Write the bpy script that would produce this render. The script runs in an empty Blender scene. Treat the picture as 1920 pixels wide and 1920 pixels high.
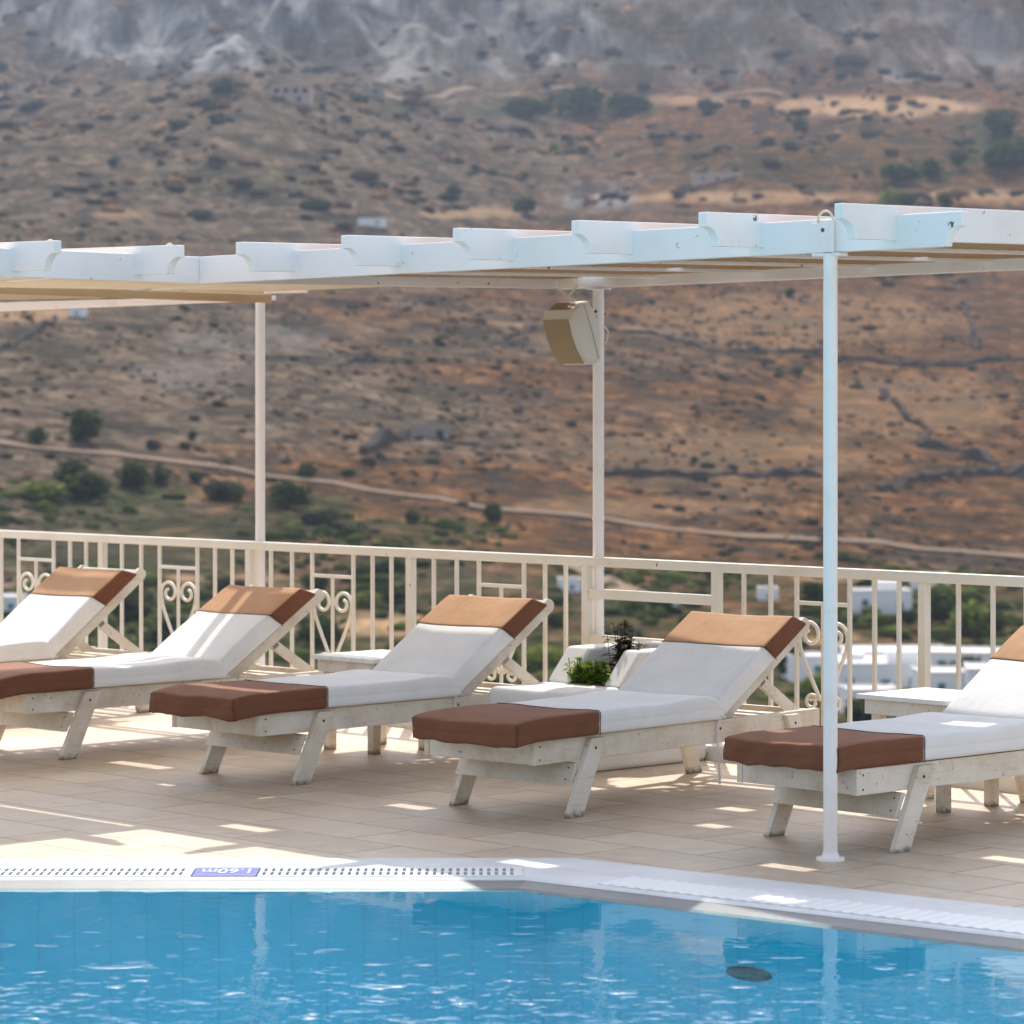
import bpy, bmesh, math, random
import numpy as np
from mathutils import Vector, Matrix, noise as mnoise

random.seed(11)
RNG = np.random.default_rng(5)
scn = bpy.context.scene
COL = scn.collection
R = math.radians
PI = math.pi

# ------------------------------------------------------------------ frame
CAMH = 1.609
FPX = 5886.0            # focal length in pixels of a 1920 px wide picture
YH = 782.9
TH = R(46.4)
SN, CS = math.sin(TH), math.cos(TH)
ROT = PI / 2 - TH       # local x = U (pool -> railing), local y = V (along the railing)


def uv(U, V):
    return (U * SN - V * CS, U * CS + V * SN)


def tag(o, label=None, cat=None, group=None, kind=None):
    if label: o['label'] = label
    if cat: o['category'] = cat
    if group: o['group'] = group
    if kind: o['kind'] = kind
    return o


def empty(name, loc=(0, 0, 0), rz=0.0):
    o = bpy.data.objects.new(name, None)
    o.location = loc
    o.rotation_euler = (0, 0, rz)
    o.empty_display_size = 0.1
    COL.objects.link(o)
    return o


def copy_tree(o, parent=None):
    c = o.copy()
    COL.objects.link(c)
    if parent is not None:
        c.parent = parent
    for ch in list(o.children):
        copy_tree(ch, c)
    return c


class MB:
    """collects shapes, links them as ONE mesh object"""

    def __init__(s):
        s.v = []; s.f = []; s.mi = []; s.sm = []

    def add(s, vs, fs, smooth=False, m=0):
        b = len(s.v)
        s.v += [tuple(p) for p in vs]
        for f in fs:
            s.f.append([i + b for i in f]); s.mi.append(m); s.sm.append(smooth)

    def box(s, x0, x1, y0, y1, z0, z1, M=None, m=0):
        vs = [Vector(p) for p in ((x0, y0, z0), (x1, y0, z0), (x1, y1, z0), (x0, y1, z0),
                                  (x0, y0, z1), (x1, y0, z1), (x1, y1, z1), (x0, y1, z1))]
        if M is not None: vs = [M @ p for p in vs]
        s.add(vs, [(0, 3, 2, 1), (4, 5, 6, 7), (0, 1, 5, 4), (1, 2, 6, 5), (2, 3, 7, 6), (3, 0, 4, 7)], False, m)

    def prism(s, pts, a0, a1, axis='y', M=None, m=0):
        """pts: polygon in the plane across axis; extruded from a0 to a1"""
        def mk(p, a):
            if axis == 'y': q = (p[0], a, p[1])
            elif axis == 'x': q = (a, p[0], p[1])
            else: q = (p[0], p[1], a)
            q = Vector(q)
            return M @ q if M is not None else q
        n = len(pts)
        vs = [mk(p, a0) for p in pts] + [mk(p, a1) for p in pts]
        ar = sum(pts[i][0] * pts[(i + 1) % n][1] - pts[(i + 1) % n][0] * pts[i][1] for i in range(n))
        flip = (ar > 0) != (axis == 'y')
        fs = [list(range(n))[::-1] if flip else list(range(n)),
              [n + i for i in range(n)] if flip else [n + i for i in range(n)][::-1]]
        for i in range(n):
            j = (i + 1) % n
            q = [i, j, n + j, n + i]
            fs.append(q if flip else q[::-1])
        s.add(vs, fs, False, m)

    def tube(s, pts, r, n=10, closed=False, m=0):
        P = [Vector(p) for p in pts]
        N = len(P)
        rings = []
        up = None
        for i in range(N):
            if closed:
                t = P[(i + 1) % N] - P[i - 1]
            else:
                t = P[min(i + 1, N - 1)] - P[max(i - 1, 0)]
            if t.length < 1e-9: t = Vector((0, 0, 1))
            t.normalize()
            if up is None:
                up = Vector((0, 0, 1)) if abs(t.z) < .9 else Vector((1, 0, 0))
            a = t.cross(up)
            if a.length < 1e-6:
                a = t.cross(Vector((0, 1, 0)))
            a.normalize(); b = a.cross(t); up = b
            rr = r[i] if isinstance(r, (list, tuple)) else r
            rings.append([P[i] + a * (math.cos(2 * PI * k / n) * rr) + b * (math.sin(2 * PI * k / n) * rr) for k in range(n)])
        vs = [p for q in rings for p in q]
        fs = []
        for i in range(N if closed else N - 1):
            j = (i + 1) % N
            for k in range(n):
                l = (k + 1) % n
                fs.append((i * n + k, i * n + l, j * n + l, j * n + k))
        s.add(vs, fs, True, m)
        if not closed:
            s.add(rings[0], [list(range(n))[::-1]], False, m)
            s.add(rings[-1], [list(range(n))], False, m)

    def lathe(s, prof, c=(0, 0, 0), n=24, M=None, m=0):
        vs = []; fs = []
        k = len(prof)
        for i in range(n):
            a = 2 * PI * i / n
            for r_, z in prof:
                p = Vector((c[0] + r_ * math.cos(a), c[1] + r_ * math.sin(a), c[2] + z))
                vs.append(M @ p if M is not None else p)
        for i in range(n):
            j = (i + 1) % n
            for q in range(k - 1):
                fs.append((i * k + q, j * k + q, j * k + q + 1, i * k + q + 1))
        s.add(vs, fs, True, m)

    def build(s, name, mats, parent=None, bevel=0.0, seg=2):
        me = bpy.data.meshes.new(name)
        me.from_pydata(s.v, [], s.f)
        if not isinstance(mats, (list, tuple)): mats = [mats]
        for m in mats: me.materials.append(m)
        me.polygons.foreach_set('material_index', s.mi)
        me.polygons.foreach_set('use_smooth', s.sm)
        me.update()
        o = bpy.data.objects.new(name, me)
        COL.objects.link(o)
        if parent is not None: o.parent = parent
        if bevel:
            b = o.modifiers.new('bevel', 'BEVEL')
            b.width = bevel; b.segments = seg; b.limit_method = 'ANGLE'; b.angle_limit = R(40)
            b.harden_normals = False
        return o


# ------------------------------------------------------------------ materials
class NT:
    def __init__(s, name):
        s.mat = bpy.data.materials.new(name)
        s.mat.use_nodes = True
        s.t = s.mat.node_tree
        s.t.nodes.clear()
        s.out = s.t.nodes.new('ShaderNodeOutputMaterial')
        s.co = None

    def n(s, typ, **kw):
        nd = s.t.nodes.new(typ)
        for k, v in kw.items():
            if k.startswith('i_'):
                nd.inputs[k[2:].replace('_', ' ')].default_value = v
            else:
                setattr(nd, k, v)
        return nd

    def l(s, a, b): s.t.links.new(a, b)

    def coord(s, which='Object', scale=(1, 1, 1), rot=(0, 0, 0), loc=(0, 0, 0)):
        tc = s.n('ShaderNodeTexCoord')
        mp = s.n('ShaderNodeMapping')
        mp.inputs['Scale'].default_value = scale
        mp.inputs['Rotation'].default_value = rot
        mp.inputs['Location'].default_value = loc
        s.l(tc.outputs[which], mp.inputs['Vector'])
        return mp.outputs['Vector']

    def noise(s, vec, scale=5, detail=4, rough=.55, dist=0.0):
        nd = s.n('ShaderNodeTexNoise')
        nd.inputs['Scale'].default_value = scale
        nd.inputs['Detail'].default_value = detail
        nd.inputs['Roughness'].default_value = rough
        nd.inputs['Distortion'].default_value = dist
        s.l(vec, nd.inputs['Vector'])
        return nd.outputs['Fac']

    def ramp(s, fac, stops, interp='LINEAR'):
        r = s.n('ShaderNodeValToRGB')
        r.color_ramp.interpolation = interp
        e = r.color_ramp.elements
        while len(e) < len(stops): e.new(.5)
        for q, (p, c) in zip(e, stops):
            q.position = p
            q.color = (*c, 1) if not isinstance(c, (int, float)) else (c, c, c, 1)
        s.l(fac, r.inputs['Fac'])
        return r.outputs['Color']

    def mix(s, fac, a, b, mode='MIX'):
        m = s.n('ShaderNodeMix', data_type='RGBA', blend_type=mode)
        for sock, v in ((m.inputs[0], fac), (m.inputs[6], a), (m.inputs[7], b)):
            if hasattr(v, 'is_linked'): s.l(v, sock)
            elif isinstance(v, (int, float)):
                sock.default_value = v if sock == m.inputs[0] else (v, v, v, 1)
            else: sock.default_value = (*v, 1)
        return m.outputs[2]

    def math(s, op, a, b=0.0, clamp=False):
        m = s.n('ShaderNodeMath', operation=op, use_clamp=clamp)
        for sock, v in ((m.inputs[0], a), (m.inputs[1], b)):
            if hasattr(v, 'is_linked'): s.l(v, sock)
            else: sock.default_value = v
        return m.outputs[0]

    def bump(s, h, strength=.3, dist=.01, normal=None):
        b = s.n('ShaderNodeBump')
        b.inputs['Strength'].default_value = strength
        b.inputs['Distance'].default_value = dist
        s.l(h, b.inputs['Height'])
        if normal is not None: s.l(normal, b.inputs['Normal'])
        return b.outputs['Normal']

    def bsdf(s, col, rough=.6, normal=None, **kw):
        p = s.n('ShaderNodeBsdfPrincipled')
        if hasattr(col, 'is_linked'): s.l(col, p.inputs['Base Color'])
        else: p.inputs['Base Color'].default_value = (*col, 1)
        if hasattr(rough, 'is_linked'): s.l(rough, p.inputs['Roughness'])
        else: p.inputs['Roughness'].default_value = rough
        if normal is not None: s.l(normal, p.inputs['Normal'])
        for k, v in kw.items():
            p.inputs[k.replace('_', ' ')].default_value = v
        s.l(p.outputs['BSDF'], s.out.inputs['Surface'])
        return p

    def sep(s, vec):
        x = s.n('ShaderNodeSeparateXYZ'); s.l(vec, x.inputs[0]); return x.outputs


def m_worn_wood():
    t = NT('worn_white_wood')
    v = t.coord('Object')
    rnd = t.n('ShaderNodeObjectInfo').outputs['Random']
    add = t.n('ShaderNodeVectorMath', operation='ADD')
    cx = t.n('ShaderNodeCombineXYZ')
    t.l(t.math('MULTIPLY', rnd, 37.0), cx.inputs[0]); t.l(t.math('MULTIPLY', rnd, 11.0), cx.inputs[1])
    t.l(v, add.inputs[0]); t.l(cx.outputs[0], add.inputs[1])
    w = add.outputs[0]
    stain = t.noise(w, 5, 5, .6)
    col = t.ramp(stain, [(.32, (.60, .50, .37)), (.52, (.74, .665, .555)), (.72, (.81, .765, .69))])
    mp = t.n('ShaderNodeMapping'); mp.inputs['Scale'].default_value = (2.5, 60, 60); t.l(w, mp.inputs['Vector'])
    grain = t.noise(mp.outputs[0], 2.2, 4, .6)
    gm = t.ramp(grain, [(.28, .72), (.42, 1.0)])
    col = t.mix(1.0, col, gm, 'MULTIPLY')
    chips = t.ramp(t.noise(w, 42, 5, .65), [(.64, 0.0), (.68, 1.0)], 'EASE')
    col = t.mix(t.math('MULTIPLY', chips, .75), col, (.20, .15, .11))
    # grime where the feet stand in splashed water
    z = t.sep(v)[2]
    h = t.math('ADD', z, t.math('MULTIPLY', t.noise(w, 30, 4, .6), -.075))
    foot = t.ramp(h, [(0.0, 1.0), (.004, 0.0)])
    foot2 = t.ramp(t.math('ADD', h, .5), [(.464, 1.0), (.490, 0.0)])
    col = t.mix(t.math('MULTIPLY', foot2, .8), col, (.09, .07, .055))
    nb = t.bump(t.math('ADD', t.math('MULTIPLY', grain, .6), stain), .35, .004)
    t.bsdf(col, .55, nb)
    return t.mat


def m_paint(name, base=(.82, .82, .80), stain=(.62, .52, .38), chip=.735, rough=.42, amt=.35, scale=1.0):
    t = NT(name)
    v = t.coord('Object')
    st = t.noise(v, 3.2 * scale, 5, .62)
    col = t.mix(t.math('MULTIPLY', t.ramp(st, [(.50, 0.0), (.72, 1.0)]), amt), base, stain)
    ch = t.ramp(t.noise(v, 13 * scale, 6, .72), [(chip - .055, 0.0), (chip - .03, 1.0)])
    col = t.mix(ch, col, (.10, .055, .03))
    nb = t.bump(t.noise(v, 28 * scale, 4, .6), .12, .004)
    t.bsdf(col, rough, nb)
    return t.mat


def m_fabric(name, c1, c2, sheen=.25, rough=.75):
    t = NT(name)
    v = t.coord('Object')
    n1 = t.noise(v, 6, 4, .6)
    col = t.mix(t.ramp(n1, [(.35, 0.0), (.7, 1.0)]), c1, c2)
    sm = t.ramp(t.noise(v, 2.1, 5, .6), [(.60, 0.0), (.75, .18)])
    col = t.mix(sm, col, (c1[0] * .6, c1[1] * .56, c1[2] * .5))
    wv = t.n('ShaderNodeTexWave'); wv.inputs['Scale'].default_value = 260; t.l(v, wv.inputs['Vector'])
    wrk = t.noise(t.coord('Object', (3, 9, 3)), 3, 4, .5)
    nb = t.bump(wv.outputs['Fac'], .05, .002)
    nb = t.bump(wrk, .22, .02, nb)
    t.bsdf(col, rough, nb, Sheen_Weight=sheen, Sheen_Roughness=.5, Specular_IOR_Level=.18)
    return t.mat


def m_plain(name, col, rough=.5, var=.15, scale=20, metallic=0.0, bump=.1):
    t = NT(name)
    v = t.coord('Object')
    n1 = t.noise(v, scale, 4, .6)
    c = t.mix(n1, tuple(x * (1 - var) for x in col), tuple(min(1, x * (1 + var)) for x in col))
    t.bsdf(c, rough, t.bump(n1, bump, .003), Metallic=metallic, Specular_IOR_Level=0.0 if rough > .9 else .5)
    return t.mat


def m_deck():
    t = NT('deck_tiles')
    v = t.coord('Object', (1, 1, 1), (0, 0, -ROT))       # rotate world into U,V
    sx = t.sep(v)
    cb = t.n('ShaderNodeCombineXYZ')
    t.l(sx[1], cb.inputs[0]); t.l(sx[0], cb.inputs[1])   # rows of tiles run along V
    br = t.n('ShaderNodeTexBrick')
    br.offset = .5; br.squash = 1.0
    for k, q in (('Scale', 1.0), ('Mortar Size', .0045), ('Mortar Smooth', .15), ('Bias', -.2), ('Brick Width', .62), ('Row Height', .315)):
        br.inputs[k].default_value = q
    br.inputs['Color1'].default_value = (.70, .56, .41, 1)
    br.inputs['Color2'].default_value = (.57, .445, .315, 1)
    br.inputs['Mortar'].default_value = (.27, .20, .145, 1)
    mo = t.n('ShaderNodeVectorMath', operation='ADD'); mo.inputs[1].default_value = (.17, .05, 0)
    t.l(cb.outputs[0], mo.inputs[0]); t.l(mo.outputs[0], br.inputs['Vector'])
    w = t.coord('Object')
    n1 = t.noise(w, 1.3, 6, .62)
    col = t.mix(1.0, br.outputs['Color'], t.ramp(n1, [(.3, .80), (.7, 1.08)]), 'MULTIPLY')
    n2 = t.noise(w, 7, 5, .65)
    col = t.mix(t.ramp(n2, [(.52, 0.0), (.66, .35)]), col, (.74, .66, .56))
    n3 = t.noise(w, 3.1, 6, .7)
    col = t.mix(t.ramp(n3, [(.55, 0.0), (.66, .42)]), col, (.40, .30, .21))
    hb = t.math('MULTIPLY', br.outputs['Fac'], -1.0)
    nb = t.bump(hb, .5, .003)
    nb = t.bump(t.noise(w, 60, 4, .6), .08, .002, nb)
    rg = t.ramp(n1, [(.3, .38), (.7, .62)])
    t.bsdf(col, rg, nb)
    return t.mat


def m_coping():
    t = NT('white_coping_stone')
    v = t.coord('Object')
    n1 = t.noise(v, 3, 6, .65)
    col = t.ramp(n1, [(.3, (.62, .62, .62)), (.6, (.75, .75, .745))])
    n2 = t.noise(v, 1.1, 5, .7)
    col = t.mix(t.ramp(n2, [(.6, 0.0), (.78, .4)]), col, (.46, .40, .33))
    nb = t.bump(t.noise(v, 70, 4, .65), .25, .002)
    t.bsdf(col, .5, nb)
    return t.mat


def m_pool():
    t = NT('blue_pool_tiles')
    g = t.n('ShaderNodeNewGeometry')
    sx = t.sep(g.outputs['Position'])
    cb = t.n('ShaderNodeCombineXYZ')
    wb_ = t.math('MULTIPLY', t.noise(t.coord('Object', (1.5, 1.5, 14)), 1.0, 3, .6), .022)
    t.l(t.math('ADD', sx[0], wb_), cb.inputs[0]); t.l(t.math('ADD', sx[1], t.math('MULTIPLY', sx[2], 1.0)), cb.inputs[1])
    br = t.n('ShaderNodeTexBrick'); br.offset = 0.0
    for k, q in (('Scale', 1.0), ('Mortar Size', .0045), ('Mortar Smooth', .3), ('Bias', 0.0), ('Brick Width', .125), ('Row Height', 300.0)):
        br.inputs[k].default_value = q
    br.inputs['Color1'].default_value = (.008, .755, .96, 1)
    br.inputs['Color2'].default_value = (.008, .72, .935, 1)
    br.inputs['Mortar'].default_value = (.016, .66, .83, 1)
    t.l(cb.outputs[0], br.inputs['Vector'])
    n1 = t.noise(g.outputs['Position'], 1.2, 4, .6)
    col = t.mix(1.0, br.outputs['Color'], t.ramp(n1, [(.3, .9), (.7, 1.06)]), 'MULTIPLY')
    t.bsdf(col, .5)
    return t.mat


def m_water():
    t = NT('pool_water')
    v = t.coord('Object')
    big = t.noise(t.coord('Object', (.8, 1.0, 1.0)), 3.4, 2, .5)
    med = t.noise(v, 12, 2, .5, .3)
    sm = t.noise(v, 24, 2, .5)
    # the return jets stir the near left part most
    sp = t.sep(v)
    dx = t.math('MULTIPLY', t.math('ADD', sp[0], .75), .62)
    dy = t.math('ADD', sp[1], -8.1)
    rr_ = t.math('SQRT', t.math('ADD', t.math('MULTIPLY', dx, dx), t.math('MULTIPLY', dy, dy)))
    amp = t.ramp(t.math('MULTIPLY', rr_, .25), [(.05, 1.0), (.24, .85), (.36, .28), (.50, .07), (.75, .032)])
    bead = t.noise(t.coord('Object', (.62, .85, 1.0)), 15, 1, .4, .1)
    bead = t.ramp(bead, [(.66, 0.0), (.78, 1.0)], 'EASE')
    sm = t.math('ADD', sm, t.math('MULTIPLY', bead, 13.0))
    h = t.math('ADD', t.math('MULTIPLY', big, .30), t.math('ADD', t.math('MULTIPLY', med, .26), t.math('MULTIPLY', sm, .045)))
    b = t.n('ShaderNodeBump'); b.inputs['Distance'].default_value = .017
    t.l(amp, b.inputs['Strength']); t.l(h, b.inputs['Height'])
    fr = t.n('ShaderNodeFresnel'); fr.inputs['IOR'].default_value = 1.33
    b2 = t.n('ShaderNodeBump'); b2.inputs['Distance'].default_value = .006; b2.inputs['Strength'].default_value = .25
    t.l(h, b2.inputs['Height']); t.l(b2.outputs[0], fr.inputs['Normal'])
    tr = t.n('ShaderNodeBsdfTransparent'); tr.inputs['Color'].default_value = (.72, .97, .995, 1)
    gl = t.n('ShaderNodeBsdfGlossy'); gl.inputs['Roughness'].default_value = .02
    t.l(b.outputs[0], gl.inputs['Normal'])
    mx = t.n('ShaderNodeMixShader')
    t.l(fr.outputs[0], mx.inputs[0]); t.l(tr.outputs[0], mx.inputs[1]); t.l(gl.outputs[0], mx.inputs[2])
    t.l(mx.outputs[0], t.out.inputs['Surface'])
    return t.mat


def m_terrain():
    t = NT('dry_hillside')
    v = t.coord('Object', (.40, .42, .6))
    at = t.n('ShaderNodeVertexColor'); at.layer_name = 'cover'
    ms = t.n('ShaderNodeSeparateColor'); t.l(at.outputs['Color'], ms.inputs[0])
    grn, ochre, rock = ms.outputs[0], ms.outputs[1], ms.outputs[2]
    n1 = t.noise(v, .10, 8, .68)
    n2 = t.noise(v, .36, 9, .80, .45)
    n3 = t.noise(v, .022, 5, .6)
    col = t.ramp(n2, [(.36, (.026, .019, .0135)), (.45, (.076, .043, .0225)), (.54, (.150, .076, .035)), (.63, (.31, .162, .073))])
    gray = t.ramp(n2, [(.36, (.036, .031, .024)), (.48, (.102, .076, .052)), (.61, (.235, .172, .118))])
    po = t.sep(t.coord('Object'))
    side = t.math('ADD', n3, t.math('MULTIPLY', t.math('ADD', po[0], t.math('MULTIPLY', po[1], -.06)), -.0019))
    col = t.mix(t.ramp(side, [(.50, 0.0), (.68, 1.0)]), col, gray)
    scrub = t.ramp(n1, [(.52, 0.0), (.57, 1.0)])
    col = t.mix(t.math('MULTIPLY', scrub, .7), col, (.036, .036, .028))
    n4 = t.noise(t.coord('Object', (.22, .75, .8)), .16, 6, .68, .6)
    col = t.mix(t.math('MULTIPLY', t.ramp(n4, [(.53, 0.0), (.60, 1.0)]), .6), col, (.042, .038, .033))
    stones = t.ramp(t.noise(v, .55, 6, .7), [(.60, 0.0), (.68, 1.0)])
    col = t.mix(t.math('MULTIPLY', stones, .4), col, (.30, .24, .195))
    zz = t.math('ADD', po[2], t.math('MULTIPLY', t.noise(t.coord('Object', (1, .5, 0)), .018, 4, .6), 22.0))
    frc = t.math('FRACT', t.math('MULTIPLY', zz, .30))
    line = t.ramp(frc, [(.0, 1.0), (.13, 1.0), (.22, 0.0), (.97, 0.0)])
    tmask = t.ramp(t.noise(t.coord('Object', (.7, .5, .5)), .03, 4, .6), [(.46, 0.0), (.60, .62)])
    col = t.mix(t.math('MULTIPLY', line, tmask), col, (.040, .037, .032))
    oc = t.ramp(t.noise(v, .2, 5, .6), [(.3, (.34, .21, .11)), (.7, (.50, .33, .19))])
    col = t.mix(ochre, col, oc)
    gcol = t.ramp(n2, [(.38, (.020, .027, .013)), (.5, (.042, .050, .022)), (.62, (.12, .10, .05))])
    col = t.mix(grn, col, gcol)
    rv = t.coord('Object', (1.0, .25, .5))
    rcol = t.ramp(t.noise(rv, .035, 8, .66, .5), [(.40, (.035, .038, .038)), (.49, (.11, .108, .105)), (.60, (.33, .315, .30))])
    col = t.mix(rock, col, rcol)
    nb = t.bump(t.noise(v, .3, 8, .7), .8, 1.6)
    t.bsdf(col, 1.0, nb, Specular_IOR_Level=0.0)
    return t.mat


def m_foliage(name, dark, light, hue=.0, scale=.9):
    t = NT(name)
    g = t.n('ShaderNodeNewGeometry')
    n1 = t.noise(g.outputs['Position'], scale, 3, .6)
    rnd = g.outputs['Random Per Island']
    f = t.math('ADD', t.math('MULTIPLY', n1, .7), t.math('MULTIPLY', rnd, .45))
    col = t.ramp(f, [(.35, dark), (.8, light)])
    d = t.n('ShaderNodeBsdfDiffuse'); t.l(col, d.inputs['Color'])
    tl = t.n('ShaderNodeBsdfTranslucent'); t.l(col, tl.inputs['Color'])
    mx = t.n('ShaderNodeMixShader'); mx.inputs[0].default_value = .38
    t.l(d.outputs[0], mx.inputs[1]); t.l(tl.outputs[0], mx.inputs[2])
    t.l(mx.outputs[0], t.out.inputs['Surface'])
    return t.mat


def m_scrub():
    t = NT('hill_scrub')
    g = t.n('ShaderNodeNewGeometry')
    rnd = g.outputs['Random Per Island']
    col = t.ramp(rnd, [(0.0, (.030, .036, .022)), (.35, (.046, .048, .031)), (.6, (.068, .055, .037)), (.8, (.13, .08, .046)), (1.0, (.28, .16, .085))])
    t.bsdf(col, 1.0, Specular_IOR_Level=0.0)
    return t.mat


M = {}
M['wood'] = m_worn_wood()
M['pergola'] = m_paint('white_pergola_paint', (.915, .855, .835), (.70, .62, .50), .705, .40, .25)
M['steel'] = m_paint('white_steel_paint', (.90, .835, .795), (.64, .52, .34), .735, .38, .35)
M['rail'] = m_paint('cream_railing_paint', (.83, .765, .655), (.64, .50, .31), .735, .40, .35)
M['shaded_beam'] = m_paint('ochre_shaded_beam', (.52, .36, .20), (.40, .26, .13), .72, .6, .5)  # ochre puts shade and warm bounce into the left beams' colour
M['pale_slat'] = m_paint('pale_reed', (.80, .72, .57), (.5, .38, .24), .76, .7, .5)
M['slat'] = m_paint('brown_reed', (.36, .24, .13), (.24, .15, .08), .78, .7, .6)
M['white_fabric'] = m_fabric('white_fabric', (.78, .77, .75), (.84, .83, .81))
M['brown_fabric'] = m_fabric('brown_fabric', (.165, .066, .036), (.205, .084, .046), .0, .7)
M['brown_foot_top'] = m_fabric('foot_top_brown_fabric', (.255, .108, .056), (.305, .135, .072), .0, .7)  # paler brown for the upper faces of the foot cover
M['brown_head_top'] = m_fabric('head_top_brown_fabric', (.47, .26, .13), (.54, .305, .16), .0, .7)  # palest brown, for the upper faces of the head cover
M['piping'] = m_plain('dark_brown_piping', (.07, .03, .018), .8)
M['bolt'] = m_plain('dark_bolt', (.03, .027, .025), .45, .2, 60, .6)
M['galv'] = m_plain('grey_hinge', (.25, .24, .23), .4, .2, 60, .8)
M['string'] = m_plain('white_string', (.8, .79, .76), .8)
M['table'] = m_paint('white_table_paint', (.82, .82, .81), (.6, .56, .5), .74, .4, .25, 2)
M['deck'] = m_deck()
M['coping'] = m_coping()
M['wet'] = m_plain('wet_grey_stone', (.25, .255, .26), .3, .18, 9)
M['grating'] = m_plain('white_plastic_grating', (.80, .80, .79), .4, .06, 30)
M['channel'] = m_plain('dark_channel', (.06, .052, .045), .8)
M['pool'] = m_pool()
M['water'] = m_water()
M['stucco'] = m_plain('white_stucco', (.80, .785, .75), .8, .05, 14, 0, .5)
M['blue_tile'] = m_plain('blue_marker', (.095, .13, .42), .4, .06, 30)
M['white_letter'] = m_plain('white_letter', (.80, .81, .83), .5, .03)
M['soil'] = m_plain('soil', (.06, .045, .032), .95, .4, 30)
M['speaker'] = m_plain('speaker_plastic', (.70, .66, .57), .5, .05, 10)
M['speaker_dark'] = m_plain('speaker_top', (.40, .31, .21), .6, .1, 10)
M['grille'] = m_plain('speaker_grille', (.27, .205, .115), .6, .25, 240)
M['rust'] = m_plain('rusty_clamp', (.16, .075, .03), .8, .5, 60)
M['cable'] = m_plain('cream_cable', (.72, .62, .48), .6)
M['terrain'] = m_terrain()
M['road'] = m_plain('dirt_road', (.25, .185, .135), .95, .12, .6)
M['drywall'] = m_plain('dry_stone', (.085, .074, .064), .95, .45, 1.2, 0, .6)
M['leaf'] = m_foliage('tree_leaf', (.022, .034, .014), (.10, .125, .042))
M['leaf_light'] = m_foliage('light_leaf', (.08, .12, .025), (.28, .31, .07))
M['leaf_grey'] = m_foliage('grey_leaf', (.035, .042, .028), (.10, .11, .065))
M['herb'] = m_foliage('herb_leaf', (.09, .18, .015), (.36, .50, .04), 0, 30)
M['herb_dark'] = m_foliage('dark_herb_leaf', (.030, .030, .012), (.12, .115, .04), 0, 30)
M['stem'] = m_plain('stem', (.05, .028, .018), .8)
M['bark'] = m_plain('bark', (.10, .075, .055), .95)
M['scrub'] = m_scrub()
M['scrub_green'] = m_foliage('green_scrub', (.022, .034, .012), (.15, .175, .045), 0, .12)
M['house'] = m_plain('white_limewash', (.80, .79, .78), .85, .05, .8)
M['roof'] = m_plain('pale_roof', (.74, .70, .66), .85, .10, .5)
M['teal'] = m_plain('teal_shutter', (.05, .18, .20), .6)
M['ruin'] = m_plain('stone_house', (.30, .26, .22), .95, .3, 1.0)
M['hole'] = m_plain('dark_opening', (.03, .028, .03), .8)
M['pink'] = m_plain('pinkish_render', (.45, .34, .29), .9)
M['fitting'] = m_plain('green_fitting', (.015, .19, .20), .9)

# ------------------------------------------------------------------ deck, pool
def G(px, py, z=0.0):
    y = FPX * (CAMH - z) / (py - YH)
    return ((px - 960) / FPX * y, y)


L0 = Vector((-7.0, 10.91)); L1 = Vector(G(985, 1648.5)); LD = Vector(G(1920, 1759)) - L1
LD.normalize()
L2 = L1 + LD * 6.0; L3 = Vector((L2.x, 4.3)); L4 = Vector((-7.0, 4.3))
LIP = [L0, L1, L2, L3, L4]


def offset(poly, d):
    n = len(poly); out = []
    for i in range(n):
        a, b, c = poly[i - 1], poly[i], poly[(i + 1) % n]
        e1 = (b - a).normalized(); e2 = (c - b).normalized()
        n1 = Vector((-e1.y, e1.x)); n2 = Vector((-e2.y, e2.x))
        k = (n1 + n2).normalized()
        out.append(b + k * (d / max(.2, k.dot(n1))))
    return out


COP = .50
O1 = offset(LIP, COP)
far = lambda V: Vector(uv(10.83, V))
D0, D1, D2 = far(24.0), far(9.8), far(-3.0)
mb = MB()


def quad(mb, pts, z):
    mb.add([(p[0], p[1], z) for p in pts], [list(range(len(pts)))])


quad(mb, [O1[0], O1[1], D1, D0], 0)
quad(mb, [O1[1], O1[2], D2, D1], 0)
quad(mb, [O1[2], O1[3], (14, O1[3][1]), (14, D2[1]), D2], 0)
quad(mb, [O1[3], O1[4], (O1[4][0], -4), (14, -4), (14, O1[3][1])], 0)
quad(mb, [O1[4], O1[0], D0, (-12, D0[1]), (-12, -4), (O1[4][0], -4)], 0)
for i, f in enumerate(mb.f):
    P = [mb.v[k] for k in f]
    a = sum(P[q][0] * P[(q + 1) % len(P)][1] - P[(q + 1) % len(P)][0] * P[q][1] for q in range(len(P)))
    if a < 0: mb.f[i] = f[::-1]
deck = mb.build('deck', M['deck'])
tag(deck, 'tan terrace floor of large tiles between pool and railing', None, None, 'structure')

# coping: lip strip, recessed channel under the grating, wide outer strip
r1, r2 = .035, .245
A1, A2 = offset(LIP, r1), offset(LIP, r2)
ZT = .004
mb = MB()


def strip(mb, P, Q, z0, z1, i):
    j = (i + 1) % len(P)
    mb.add([(P[i].x, P[i].y, z0), (P[j].x, P[j].y, z0), (Q[j].x, Q[j].y, z1), (Q[i].x, Q[i].y, z1)], [(0, 3, 2, 1)])


N = len(LIP)
INN = offset(LIP, -.095)
WAT = offset(LIP, -.060)
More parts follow.
